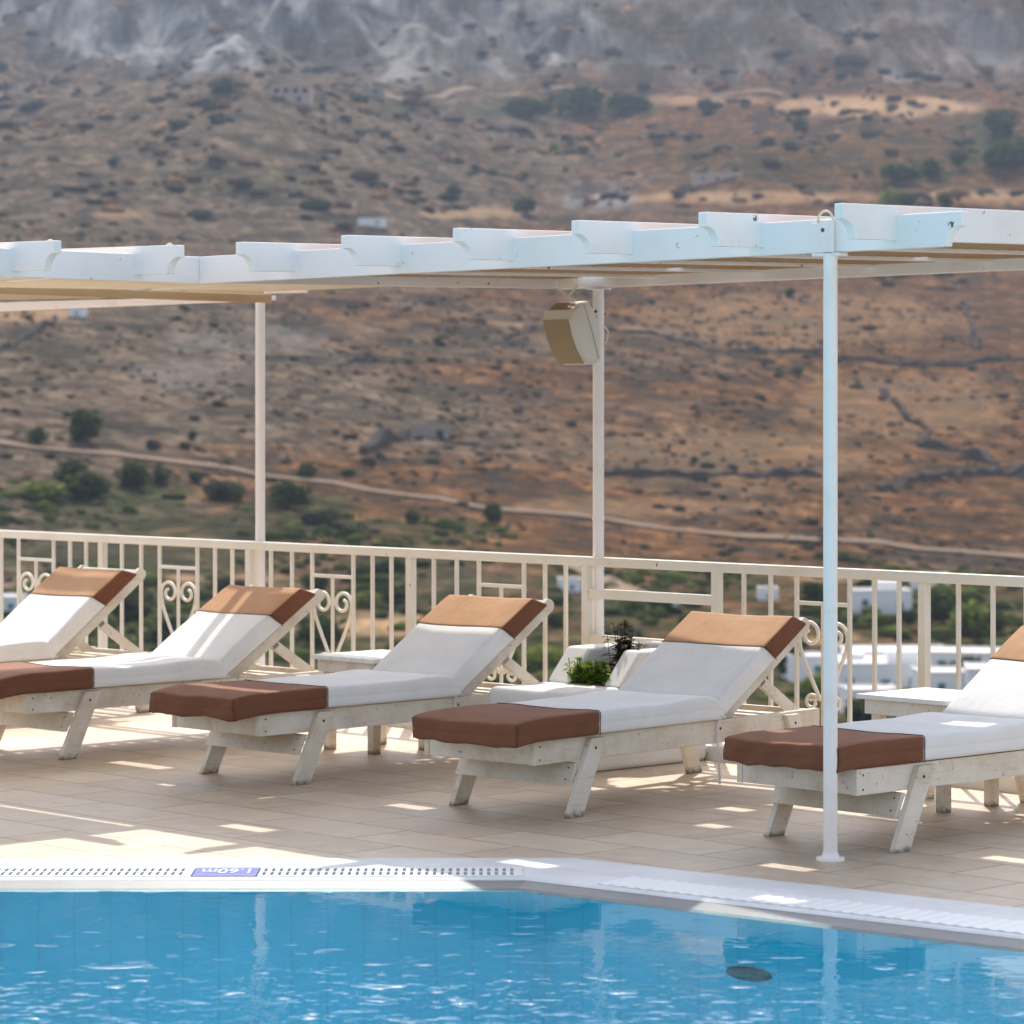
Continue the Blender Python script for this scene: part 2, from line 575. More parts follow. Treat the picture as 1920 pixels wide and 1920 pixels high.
# lip with a rounded nose
NO = offset(LIP, .012)
for i in range(N):
    strip(mb, NO, A1, ZT, ZT, i)
    strip(mb, LIP, NO, -.004, ZT, i)
    j = (i + 1) % N
    strip(mb, A2, O1, ZT, ZT, i)
    for P, s in ((A1, 1), (A2, -1)):
        mb.add([(P[i].x, P[i].y, ZT), (P[j].x, P[j].y, ZT), (P[j].x, P[j].y, -.05), (P[i].x, P[i].y, -.05)], [(0, 1, 2, 3)])
    mb.add([(O1[i].x, O1[i].y, ZT), (O1[j].x, O1[j].y, ZT), (O1[j].x, O1[j].y, -.05), (O1[i].x, O1[i].y, -.05)], [(0, 1, 2, 3)])
dA = (A1[1] - A1[0]).normalized(); nA = Vector((-dA.y, dA.x)); dB = (A1[2] - A1[1]).normalized(); nB = Vector((-dB.y, dB.x))
sL = G(981.5, 1640)[0] - A1[0].x
qa = A1[0] + dA * sL; qb = A1[0] + dA * sL + nA * (r2 - r1); qc = A1[1] + dB * .298; qd = qc + nB * (r2 - r1)
mb.add([(p.x, p.y, ZT - .001) for p in (qa, A1[1], qc, qd, A2[1], qb)], [(0, 1, 2, 3, 4, 5)])
cop = mb.build('pool_coping', M['coping'])
mb = MB()
for i in range(N): strip(mb, INN, LIP, -.027, -.0045, i)
wl = mb.build('wet_ledge', M['wet'])
tag(wl, 'grey wet stone ledge sloping into the pool', None, None, 'structure')
tag(cop, 'white stone coping edging the pool', None, None, 'structure')
mb = MB()
for i in range(N): strip(mb, A1, A2, -.045, -.045, i)
ch = mb.build('overflow_channel', M['channel'])
tag(ch, 'dark overflow channel beneath the white grating', None, None, 'structure')


def grating(i, start, end, label, gap=None, slots=True):
    a, b = A1[i], A1[(i + 1) % N]
    d = (b - a).normalized(); nrm = Vector((-d.y, d.x))
    root = empty('drain_grating', (0, 0, 0))
    wt = r2 - r1
    rows = [.002, .022, wt / 2 - .006, wt / 2 + .006, wt - .022, wt - .002]
    for (s0, s1) in ([(start, gap[0] - .004), (gap[1] + .004, end)] if gap else [(start, end)]):
        mb = MB()
        cols = [s0, s0 + .014]
        while cols[-1] + .03 < s1: cols += [cols[-1] + .0122, cols[-1] + .0272]
        if s1 - cols[-1] < .035: cols[-1] = s1
        vs = []
        for ix_, x in enumerate(cols):
            for y in rows:
                p = a + d * x + nrm * y
                vs.append((p.x, p.y, ZT + .003 + (0 if slots or (ix_ // 2) % 2 else .003)))
        nr = len(rows); fs = []
        for i_ in range(len(cols) - 1):
            for j_ in range(nr - 1):
                if slots and j_ in (1, 3) and i_ % 2 == 1: continue
                fs.append((i_ * nr + j_, (i_ + 1) * nr + j_, (i_ + 1) * nr + j_ + 1, i_ * nr + j_ + 1))
        mb.add(vs, fs)
        o = mb.build('slotted_plate', M['grating'], root)
        so = o.modifiers.new('solid', 'SOLIDIFY'); so.thickness = .022; so.offset = -1
    tag(root, label, 'grating')
    return a, d, nrm


xl = lambda px: G(px, 1640)[0]
aL = A1[0]
s_of = lambda px: xl(px) - aL.x
gap = (s_of(363), s_of(483.5))
grating(0, 1.2, s_of(981), 'white slotted overflow grating along the straight far pool edge', gap)
grating(1, .30, 5.5, 'white ribbed overflow cover along the slanting pool edge by the pole', None, False)
# depth marker tile
root = empty('depth_marker', (0, 0, 0))
a, b = A1[0], A1[1]
d = (b - a).normalized(); nrm = Vector((-d.y, d.x))
c = a + d * ((gap[0] + gap[1]) / 2) + nrm * ((r2 - r1) / 2)
Mx = Matrix.Translation((c.x, c.y, 0)) @ Matrix.Rotation(math.atan2(d.y, d.x), 4, 'Z')
hw = (gap[1] - gap[0]) / 2; hd = (r2 - r1) / 2 - .006
mb = MB(); mb.box(-hw, hw, -hd, hd, -.02, ZT + .004, Mx)
mb.build('panel', M['blue_tile'], root, .002)
cu = bpy.data.curves.new('depth_text', 'FONT')
cu.body = '1.60m'; cu.size = .15; cu.align_x = 'CENTER'; cu.align_y = 'CENTER'; cu.extrude = .0006
tmp = bpy.data.objects.new('tmp', cu); COL.objects.link(tmp)
bpy.context.view_layer.update()
me = bpy.data.meshes.new_from_object(tmp.evaluated_get(bpy.context.evaluated_depsgraph_get()))
bpy.data.objects.remove(tmp)
me.materials.clear(); me.materials.append(M['white_letter'])
xs_ = [v.co.x for v in me.vertices]; ys_ = [v.co.y for v in me.vertices]
me.transform(Matrix.Translation((-(min(xs_) + max(xs_)) / 2, -(min(ys_) + max(ys_)) / 2, 0)))
fx_ = hw * 1.5 / (max(xs_) - min(xs_)); fy_ = hd * 1.05 / (max(ys_) - min(ys_))
Tx = Matrix.Translation((c.x, c.y, ZT + .0052)) @ Matrix.Rotation(math.atan2(d.y, d.x) + PI, 4, 'Z') @ Matrix.Diagonal((fx_, fy_, 1, 1))
me.transform(Tx)
o = bpy.data.objects.new('lettering', me); COL.objects.link(o); o.parent = root
tag(root, 'blue depth marker tile reading 1.60m set in the grating', 'sign')

# pool basin and water
ZW = -.0205; ZB = -1.6
mb = MB()
for i in range(N):
    j = (i + 1) % N
    mb.add([(INN[i].x, INN[i].y, -.027), (INN[j].x, INN[j].y, -.027), (INN[j].x, INN[j].y, ZB), (INN[i].x, INN[i].y, ZB)], [(0, 1, 2, 3)])
mb.add([(p.x, p.y, ZB) for p in INN], [list(range(N))[::-1]])
# the overhanging nose meets the wall
basin = mb.build('pool_basin', M['pool'])
tag(basin, 'blue tiled pool basin', None, None, 'structure')
mb = MB()
mb.add([(p.x, p.y, ZW) for p in WAT], [list(range(N))[::-1]])
water = mb.build('pool_water', M['water'])
tag(water, 'clear blue pool water', None, None, 'structure')
# dark fitting in the pool wall
wd = LD.copy(); wn = Vector((-wd.y, wd.x))
tq = ((1436 - 960) / FPX * L1.y - L1.x) / (wd.x - (1436 - 960) / FPX * wd.y)
p = L1 + wd * tq - wn * .096
mb = MB()
Mx = Matrix.Translation((p.x, p.y, -.205)) @ Matrix.Rotation(math.atan2(wd.y, wd.x), 4, 'Z') @ Matrix.Rotation(PI / 2, 4, 'X')
prof = [(0.0, .012), (.075, .012), (.088, .006), (.09, 0.0)]
mb.lathe([(r_, z) for r_, z in prof], (0, 0, 0), 28, Mx @ Matrix.Scale(.26, 4, (0, 1, 0)))
o = mb.build('pool_fitting', M['fitting'])
tag(o, 'dark green oval fitting under water on the pool wall', 'pool light')

# kerb carrying the railing, with the retaining wall below
mb = MB()
mb.box(10.83, 11.12, -3, 24, -6, .07)
o = mb.build('kerb_wall', M['stucco'], None, .008)
o.rotation_euler = (0, 0, ROT)
tag(o, 'low cream kerb wall under the railing', 'wall')

# ------------------------------------------------------------------ railing
def VatPx(px, U):
    k = (px - 960) / FPX
    return U * (SN - k * CS) / (CS + k * SN)


UR = 10.92
RT = .925                    # top of the hand rail
rail = empty('metal_railing', (0, 0, 0), ROT)
mb = MB(); mb.box(UR - .024, UR + .024, -3, 24, RT - .046, RT)
mb.build('handrail', M['rail'], rail, .005)
mb = MB(); mb.box(UR - .012, UR + .012, -3, 24, .125, .150)
mb.build('bottom_rail', M['rail'], rail, .002)


def rbar(mb, V, w, z0, z1):
    mb.box(UR - w / 2, UR + w / 2, V - w / 2, V + w / 2, z0, z1)


def arc(cx, cz, r, a0, a1, n=14, r1=None):
    out = []
    for i in range(n + 1):
        t = i / n
        rr = r + ((r1 if r1 is not None else r) - r) * t
        a = a0 + (a1 - a0) * t
        out.append((cx + rr * math.cos(a), cz + rr * math.sin(a)))
    return out


def heart_panel(Va, Vb):
    """Va > Vb are the balusters either side (V falls to the right of the picture)"""
    mb = MB()
    c = (Va + Vb) / 2; w = (Va - Vb) / 2
    z_bar = .757
    mb.box(UR - .008, UR + .008, Vb, Va, z_bar - .009, z_bar + .009)
    mb.box(UR - .007, UR + .007, c - .007, c + .007, .15, z_bar - .009)
    for s in (1, -1):
        # scroll: small inner spiral, over the top, out to the baluster, down to the point
        pts = arc(.46, .616, .022, R(-330), R(0), 14, .058)
        pts = [(x if x else 0, z) for x, z in pts]
        sp = []
        for i in range(34):
            t = i / 33
            a = R(-400) + t * R(400)
            rr = .012 + .052 * t ** .9
            sp.append((.066 + math.cos(PI - a) * rr * .98, .612 + math.sin(PI - a) * rr))
        # spiral ends at the inner side (towards the centre bar); go over the top outwards
        sp = []
        cx = .066
        for i in range(40):
            t = i / 39
            a = R(-250) + t * R(430)       # ends at 180 deg+...
            rr = .012 + .050 * t
            sp.append((cx + rr * math.cos(a + PI), .612 + rr * math.sin(a + PI)))
        sp = [(cx + (.020 + .038 * (i / 39)) * math.cos(R(430) - R(430) * (i / 39)),
               .612 + (.020 + .048 * (i / 39)) * math.sin(R(430) - R(430) * (i / 39))) for i in range(40)]
        tail = [(.123, .59), (.117, .55), (.098, .50), (.068, .43), (.035, .36), (.012, .315)]
        pts = sp + tail
        mb.tube([(UR, c + s * x * (w / .135), z) for x, z in pts], .0092, 8)
        low = [(.012, .325), (.03, .335)]
        lo = [(.058 + (.034 - .022 * (i / 24)) * math.cos(R(150) - R(470) * (i / 24)),
               .305 + (.036 - .024 * (i / 24)) * math.sin(R(150) - R(470) * (i / 24))) for i in range(25)]
        mb.tube([(UR, c + s * x * (w / .135), z) for x, z in low[:1] + lo], .008, 8)
        mb.box(UR - .006, UR + .006, *(sorted((c + s * .118 * (w / .135), c + s * w))), .598, .606)
    return mb.build('heart_panel', M['rail'], rail)


posts_px = [192.5, 469, 770.5, 1101, 1344.5, 1733]
PV = [VatPx(p, UR) for p in posts_px]
bay = (PV[1] - PV[2])
allp = sorted(PV + [PV[0] + 1.42 * k for k in range(1, 6)] + [PV[5] - 1.40 * k for k in range(1, 6)], reverse=True)
for V in allp:
    mb = MB(); rbar(mb, V, .042, .068, RT - .046)
    mb.build('post', M['rail'], rail, .003)
zb0, zb1 = .150, RT - .046
for a, b in zip(allp[:-1], allp[1:]):
    if abs(a - PV[3]) < 1e-6:
        mb = MB()
        for z in (.745, .52, .30):
            mb.box(UR - .014, UR + .014, b + .021, a - .021, z - .024, z + .024)
        mb.build('cross_bars', M['rail'], rail, .002)
        continue
    # proportions measured on the photo bay (post, 2 bars, panel, 2 bars, post)
    fr = [.137, .272, .400, .655, .772, .885]
    Vs = [a - (a - b) * f for f in fr]
    for V in Vs:
        mb = MB(); rbar(mb, V, .0165, zb0, zb1)
        mb.build('baluster', M['rail'], rail)
    heart_panel(Vs[2], Vs[3])
tag(rail, 'cream metal railing with hearts of scrollwork behind the sunbeds', 'railing')

# ------------------------------------------------------------------ pergola
per = empty('pergola', (0, 0, 0), ROT)
UF = 8.72          # fascia of the wing along the railing
VF = 11.19         # fascia of the wing running towards the left foreground
BT = .04


def board_profile(x0, x1, z0, z1, z0b, z1b, cove0=True, cove1=True, r=.07):
    """side outline of a rafter from x0 to x1 (bottom/top heights at both ends), cove cut at the tails"""
    def zb(x): return z0 + (z0b - z0) * (x - x0) / (x1 - x0)
    def zt(x): return z1 + (z1b - z1) * (x - x0) / (x1 - x0)
    pts = []
    if cove0:
        for i in range(9):
            a = PI / 2 * (1 - i / 8)
            pts.append((x0 + r * math.cos(a), zb(x0) + r * math.sin(a)))
    else: pts.append((x0, zb(x0)))
    if cove1:
        for i in range(9):
            a = PI - PI / 2 * (i / 8)
            pts.append((x1 + r * math.cos(a), zb(x1) + r * math.sin(a)))
    else: pts.append((x1, zb(x1)))
    pts += [(x1, zt(x1)), (x0, zt(x0))]
    return pts


# main wing fascia, with a cove cut at its right-hand end
mb = MB()
pts = board_profile(6.86, VF + BT / 2, 2.210, 2.331, 2.210, 2.331, True, False)
mb.prism(pts, UF - BT / 2, UF + BT / 2, 'x')
mb.build('fascia', M['pergola'], per, .003)
# left wing fascia (doubles as the rafter at the corner)
mb = MB()
pts = board_profile(2.0, UF - BT / 2 - .001, 2.210, 2.331, 2.210, 2.331, True, False)
mb.prism(pts, VF - BT / 2, VF + BT / 2, 'y')
mb.build('fascia', M['pergola'], per, .003)
mb = MB()
pts = board_profile(UF + BT / 2 + .001, 10.944, 2.212, 2.333, 2.252, 2.373, False, False)
mb.prism(pts, VF - BT / 2, VF + BT / 2, 'y')
mb.build('rafter', M['pergola'], per, .003)

RV = [VatPx(px, UF - BT / 2) + BT / 2 for px in (553, 752, 963, 1187, 1426, 1682)]
for V in RV + [RV[-1] - .66 * k for k in ()]:
    mb = MB()
    pts = board_profile(8.404, 10.944, 2.236, 2.359, 2.284, 2.407, True, False)
    mb.prism(pts, V - BT / 2, V + BT / 2, 'y')
    mb.build('rafter', M['pergola'], per, .003)
# left wing rafters run along V, tails over the pool side
for U in [8.385 - BT / 2, 7.735 - BT / 2] + [7.735 - .66 * k for k in range(1, 8)]:
    mb = MB()
    dz = (U - 8.4) * .009
    pts = board_profile(10.87, 13.75, 2.236 + dz, 2.359 + dz, 2.29 + dz, 2.413 + dz, True, True)
    mb.prism(pts, U - BT / 2, U + BT / 2, 'x')
    mb.build('rafter', M['pergola'], per, .003)
# back beams (square steel tube)
mb = MB(); mb.box(10.945, 10.995, 5.9, VF - .02, 2.247, 2.309)
mb.build('back_beam', M['steel'], per, .004)
mb = MB()
Mx = Matrix.Translation((10.97, 13.16, 2.288)) @ Matrix.Rotation(R(.8), 4, 'X')
mb.box(-.025, .025, .32, 3.6, 0, .036, Mx)
mb.build('back_beam', M['shaded_beam'], per, .003)  # shaded length of the beam, its shade put into the ochre
mb = MB(); mb.box(-.0252, .0252, 0, .319, 0, .036, Mx)
mb.build('beam_end', M['steel'], per, .003)  # lit end of the same beam, split off in white
mb = MB()
mb.prism([(13.50, 2.258), (16.4, 2.262), (16.4, 2.318), (13.50, 2.284)], 11.01, 11.05, 'x')
mb.build('outer_beam', M['steel'], per, .003)
mb = MB(); mb.box(2.0, 10.94, 13.40, 13.45, 2.24, 2.285)
mb.build('outer_beam', M['shaded_beam'], per, .003)  # same ochre with the shade in its colour
# reed slats laid between rafters
rs = random.Random(4)
def slats(U0, U1, V0, V1, z0, z1, along, miss, mat='slat'):
    """slats running along one axis; z interpolated with U"""
    mb = MB()
    w = .088; st = .092
    if along == 'V':
        u = U0
        while u < U1 - .02:
            w = min(.088, U1 - u)
            z = z0 + (z1 - z0) * (u - U0) / (U1 - U0)
            if rs.random() < .10:      # short hole made so a small sun patch falls through
                q = rs.uniform(.05, .75); e = q + rs.uniform(.2, .45)
                mb.box(u, u + w, V0, V0 + (V1 - V0) * q, z, z + .008)
                if e < 1: mb.box(u, u + w, V0 + (V1 - V0) * e, V1, z, z + .008)
            elif rs.random() > miss:
                mb.box(u, u + w, V0, V1, z, z + .008)
            u += st
    else:
        v = V0
        while v < V1 - w:
            if rs.random() > miss: mb.box(U0, U1, v, v + w, z0, z0 + .008)
            v += st
    return mb.build('shade_slats', M[mat], per)


ed = [VF] + RV
for a, b in zip(ed[:-1], ed[1:]):
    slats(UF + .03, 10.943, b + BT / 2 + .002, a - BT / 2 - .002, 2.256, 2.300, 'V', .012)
Ul = [8.7, 8.365, 7.715] + [7.735 - .66 * k for k in range(1, 8)]
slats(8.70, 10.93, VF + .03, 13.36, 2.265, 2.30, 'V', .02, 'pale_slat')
for a, b in zip(Ul[:-1], Ul[1:]):
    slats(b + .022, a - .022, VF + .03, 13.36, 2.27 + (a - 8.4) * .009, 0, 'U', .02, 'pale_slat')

# round steel poles
def pole(U, V, z0, z1, r, flange=True):
    mb = MB()
    prof = [(0, z0), (r, z0), (r, z1), (0, z1)]
    mb.lathe([(r, z0), (r, z1)], (U, V, 0), 24)
    if flange:
        mb.lathe([(0, z0 + .012), (r * 1.95, z0 + .012), (r * 2.0, z0 + .004), (r * 2.0, z0)], (U, V, 0), 28)
        mb.lathe([(r * 1.0, z0 + .03), (r * 1.12, z0 + .026), (r * 1.25, z0 + .012)], (U, V, 0), 24)
    return mb
kU, kV = UF - .012, VatPx(1557, UF - .012)
pole(kU, kV, ZT - .004, 2.205, .026).build('pole', M['steel'], per)
mb = pole(10.97, VatPx(1122, 10.97), .07, 2.247, .0275)
zt = 2.247
mb.lathe([(.062, zt - .007), (.062, zt - .001), (.0, zt - .001)], (10.97, VatPx(1122, 10.97), 0), 20)
mb.lathe([(.0, zt - .007), (.062, zt - .007)], (10.97, VatPx(1122, 10.97), 0), 20)
mb.lathe([(.0295, 1.10), (.0305, 1.11), (.0295, 1.12)], (10.97, VatPx(1122, 10.97), 0), 20)
mb.build('pole', M['steel'], per)
pole(10.97, VatPx(488, 10.97), .07, 2.288, .0270).build('pole', M['steel'], per)
# bracket clamping the fascia to the near pole
mb = MB()
mb.box(UF - .030, UF + .030, kV - .048, kV + .075, 2.196, 2.208)
mb.box(UF - .032, UF - .0215, kV - .030, kV + .078, 2.2085, 2.318)
mb.box(UF - .0405, UF - .0325, kV - .034, kV + .022, 2.2085, 2.325)
mb.box(UF + .0215, UF + .030, kV - .048, kV + .075, 2.2085, 2.318)
mb.build('bracket', M['steel'], per, .002)
mb = MB()
Mx = Matrix.Translation((UF - .0405, kV + .012, 2.290)) @ Matrix.Rotation(-PI / 2, 4, 'Y')
mb.lathe([(0, .004), (.007, .003), (.008, 0)], (0, 0, 0), 12, Mx)
mb.build('bolt', M['rust'], per)


def loop(U, V, z, r):
    mb = MB()
    pts = []
    for i in range(15):
        a = PI * i / 14
        pts.append((U, V + r * math.cos(a), z + r * 1.05 * math.sin(a)))
    pts = [(U, V + r, z - .03)] + pts + [(U, V - r, z - .03)]
    mb.tube(pts, .0045, 8)
    return mb.build('cable_loop', M['cable'], per)


loop(UF - .026, kV + .012, 2.322, .036)
loop(8.63, 11.30, 2.36, .030)
loop(7.98, 11.30, 2.352, .030)
tag(per, 'white timber pergola with coved rafter tails on slim steel poles', 'pergola')

# ------------------------------------------------------------------ loudspeaker on the middle pole
pu, pv = 10.97, VatPx(1122, 10.97)
sx_, sy_ = uv(pu - .13, pv + .105)
spk = empty('loudspeaker', (sx_ + .045, sy_, 2.025))
# front faces the pool (-U), leaning down
spk.rotation_euler = (0, R(-22), ROT + R(2)); spk.scale = (.94, .94, .94)


def prism_hull(mb, sec0, sec1):
    n = len(sec0)
    mb.add(list(sec0) + list(sec1), [list(range(n)), [n + i for i in range(n)][::-1]] +
           [[(i + 1) % n, i, n + i, n + (i + 1) % n] for i in range(n)])


# side outline (x: depth, front is -x ; z), slightly bulging front
def outline(s=1.0):
    return [(-.080, -.135), (-.100, -.06), (-.108, .02), (-.103, .108), (-.066, .152), (.010, .166), (.080, .150),
            (.100, .05), (.092, -.10), (.060, -.160), (-.02, -.172)]


mb = MB()
ol = outline()
secs = []
for y, k in ((-.105, .90), (-.092, 1.0), (.092, 1.0), (.105, .90)):
    secs.append([Vector((x * k if x < .04 else x * (k * .96), y, z * (k * .5 + .5))) for x, z in ol])
n = len(ol)
vs = [p for s in secs for p in s]
fs = []
for q in range(3):
    for i in range(n):
        j = (i + 1) % n
        fs.append((q * n + i, q * n + j, (q + 1) * n + j, (q + 1) * n + i))
fs.append(list(range(n))[::-1]); fs.append([3 * n + i for i in range(n)])
mb.add(vs, fs)
mb.build('cabinet', M['speaker'], spk, .012, 3)
mb = MB()
g = [(-.1005, -.055), (-.1095, .02), (-.1035, .112)]
fr = [(-.0775, -.142)] + g
vs = []
for x, z in fr:
    for y in (-.090, .090): vs.append((x - .004, y, z))
fs = [(2 * i, 2 * i + 1, 2 * i + 3, 2 * i + 2) for i in range(3)]
vs2 = [(x + .012, y, z) for x, y, z in vs]
nb_ = len(vs)
mb.add(vs + vs2, fs + [(0, 2, nb_ + 2, nb_), (2, 4, nb_ + 4, nb_ + 2), (4, 6, nb_ + 6, nb_ + 4), (6, 7, nb_ + 7, nb_ + 6),
                       (7, 5, nb_ + 5, nb_ + 7), (5, 3, nb_ + 3, nb_ + 5), (3, 1, nb_ + 1, nb_ + 3), (1, 0, nb_, nb_ + 1)])
mb.build('grille', M['grille'], spk)
mb = MB()
mb.add([(-.060, -.07, .1562), (.006, -.07, .1685), (.006, .07, .1685), (-.060, .07, .1562)], [(0, 1, 2, 3)])
mb.add([(-.060, -.07, .150), (.006, -.07, .160), (.006, .07, .160), (-.060, .07, .150)], [(3, 2, 1, 0)])
mb.build('top_patch', M['speaker_dark'], spk)
mb = MB()
mb.tube([(.022, -.1075, -.155), (.026, -.1085, .0), (.020, -.1078, .155)], .0016, 6)
mb.build('seam', M['speaker_dark'], spk)
mb = MB()
mb.tube([(.05, -.02, .155), (.02, -.01, .195), (.03, .05, .236)], .006, 8)
mb.tube([(.02, -.01, .195), (.075, -.045, .236)], .006, 8)
mb.build('hanger', M['speaker'], spk)
mb = MB()
mb.tube([(.085, -.03, .0), (.10, -.07, .01), (.115, -.11, .0), (.12, -.13, -.04), (.10, -.12, -.09), (.08, -.08, -.10)], .0035, 8)
mb.build('cable', M['cable'], spk)
mb = MB()
for z in (.045, .078):
    mb.tube([(.085, -.02, z), (.15, -.055, z), (.165, -.10, z)], .007, 8)
    for k in range(3): mb.box(.10 + .02 * k, .112 + .02 * k, -.098 + .0 * k, -.086, z - .006, z + .006)
mb.build('clamp', M['rust'], spk)
tag(spk, 'beige loudspeaker tilted down beside the middle pole under the pergola', 'speaker')

# ------------------------------------------------------------------ sun loungers
def axis_coords(L, r, n, k=4):
    a = [r * (1 - math.cos(PI / 2 * i / k)) for i in range(k)]
    mid = [r + (L - 2 * r) * i / n for i in range(n + 1)]
    return a + mid + [L - q for q in a[::-1]]


def cushion(name, mat, parent, L, W, H, fn, r=.022, nx=26, ny=16, nz=12, notch=True, seed=0):
    xs = axis_coords(L, r, nx); ys = axis_coords(W, r, ny); zs = axis_coords(H, r, nz)
    bm = bmesh.new()
    idx = {}
    def vert(i, j, k):
        key = (i, j, k)
        if key not in idx:
            p = Vector((xs[i], ys[j], zs[k]))
            q = Vector((min(max(p.x, r), L - r), min(max(p.y, r), W - r), min(max(p.z, r), H - r)))
            dd = p - q
            if dd.length > 1e-9: p = q + dd.normalized() * r
            # welt line half way up the sides
            if notch:
                e = abs(p.z - H * .46)
                if e < .010:
                    s = (1 - e / .010) * .0028
                    if p.y < .01: p.y += s
                    if p.y > W - .01: p.y -= s
                    if p.x < .01: p.x += s
            idx[key] = bm.verts.new(fn(p))
        return idx[key]
    I, J, K = len(xs) - 1, len(ys) - 1, len(zs) - 1
    two = isinstance(mat, tuple)
    for i in range(I):
        for j in range(J):
            bm.faces.new((vert(i, j, 0), vert(i, j + 1, 0), vert(i + 1, j + 1, 0), vert(i + 1, j, 0)))
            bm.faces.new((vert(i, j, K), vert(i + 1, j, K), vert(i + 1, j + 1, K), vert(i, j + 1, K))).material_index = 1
    for i in range(I):
        for k in range(K):
            bm.faces.new((vert(i, 0, k), vert(i + 1, 0, k), vert(i + 1, 0, k + 1), vert(i, 0, k + 1)))
            bm.faces.new((vert(i, J, k), vert(i, J, k + 1), vert(i + 1, J, k + 1), vert(i + 1, J, k)))
    for j in range(J):
        for k in range(K):
            bm.faces.new((vert(0, j, k), vert(0, j, k + 1), vert(0, j + 1, k + 1), vert(0, j + 1, k)))
            bm.faces.new((vert(I, j, k), vert(I, j + 1, k), vert(I, j + 1, k + 1), vert(I, j, k + 1)))
    me = bpy.data.meshes.new(name)
    bm.normal_update()
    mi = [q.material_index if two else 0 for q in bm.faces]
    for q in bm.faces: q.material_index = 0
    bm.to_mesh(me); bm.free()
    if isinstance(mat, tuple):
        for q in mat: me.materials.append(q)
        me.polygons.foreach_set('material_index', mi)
    else: me.materials.append(mat)
    me.polygons.foreach_set('use_smooth', [True] * len(me.polygons))
    o = bpy.data.objects.new(name, me); COL.objects.link(o); o.parent = parent
    return o


def nz3(x, y, z): return mnoise.noise(Vector((x, y, z)))


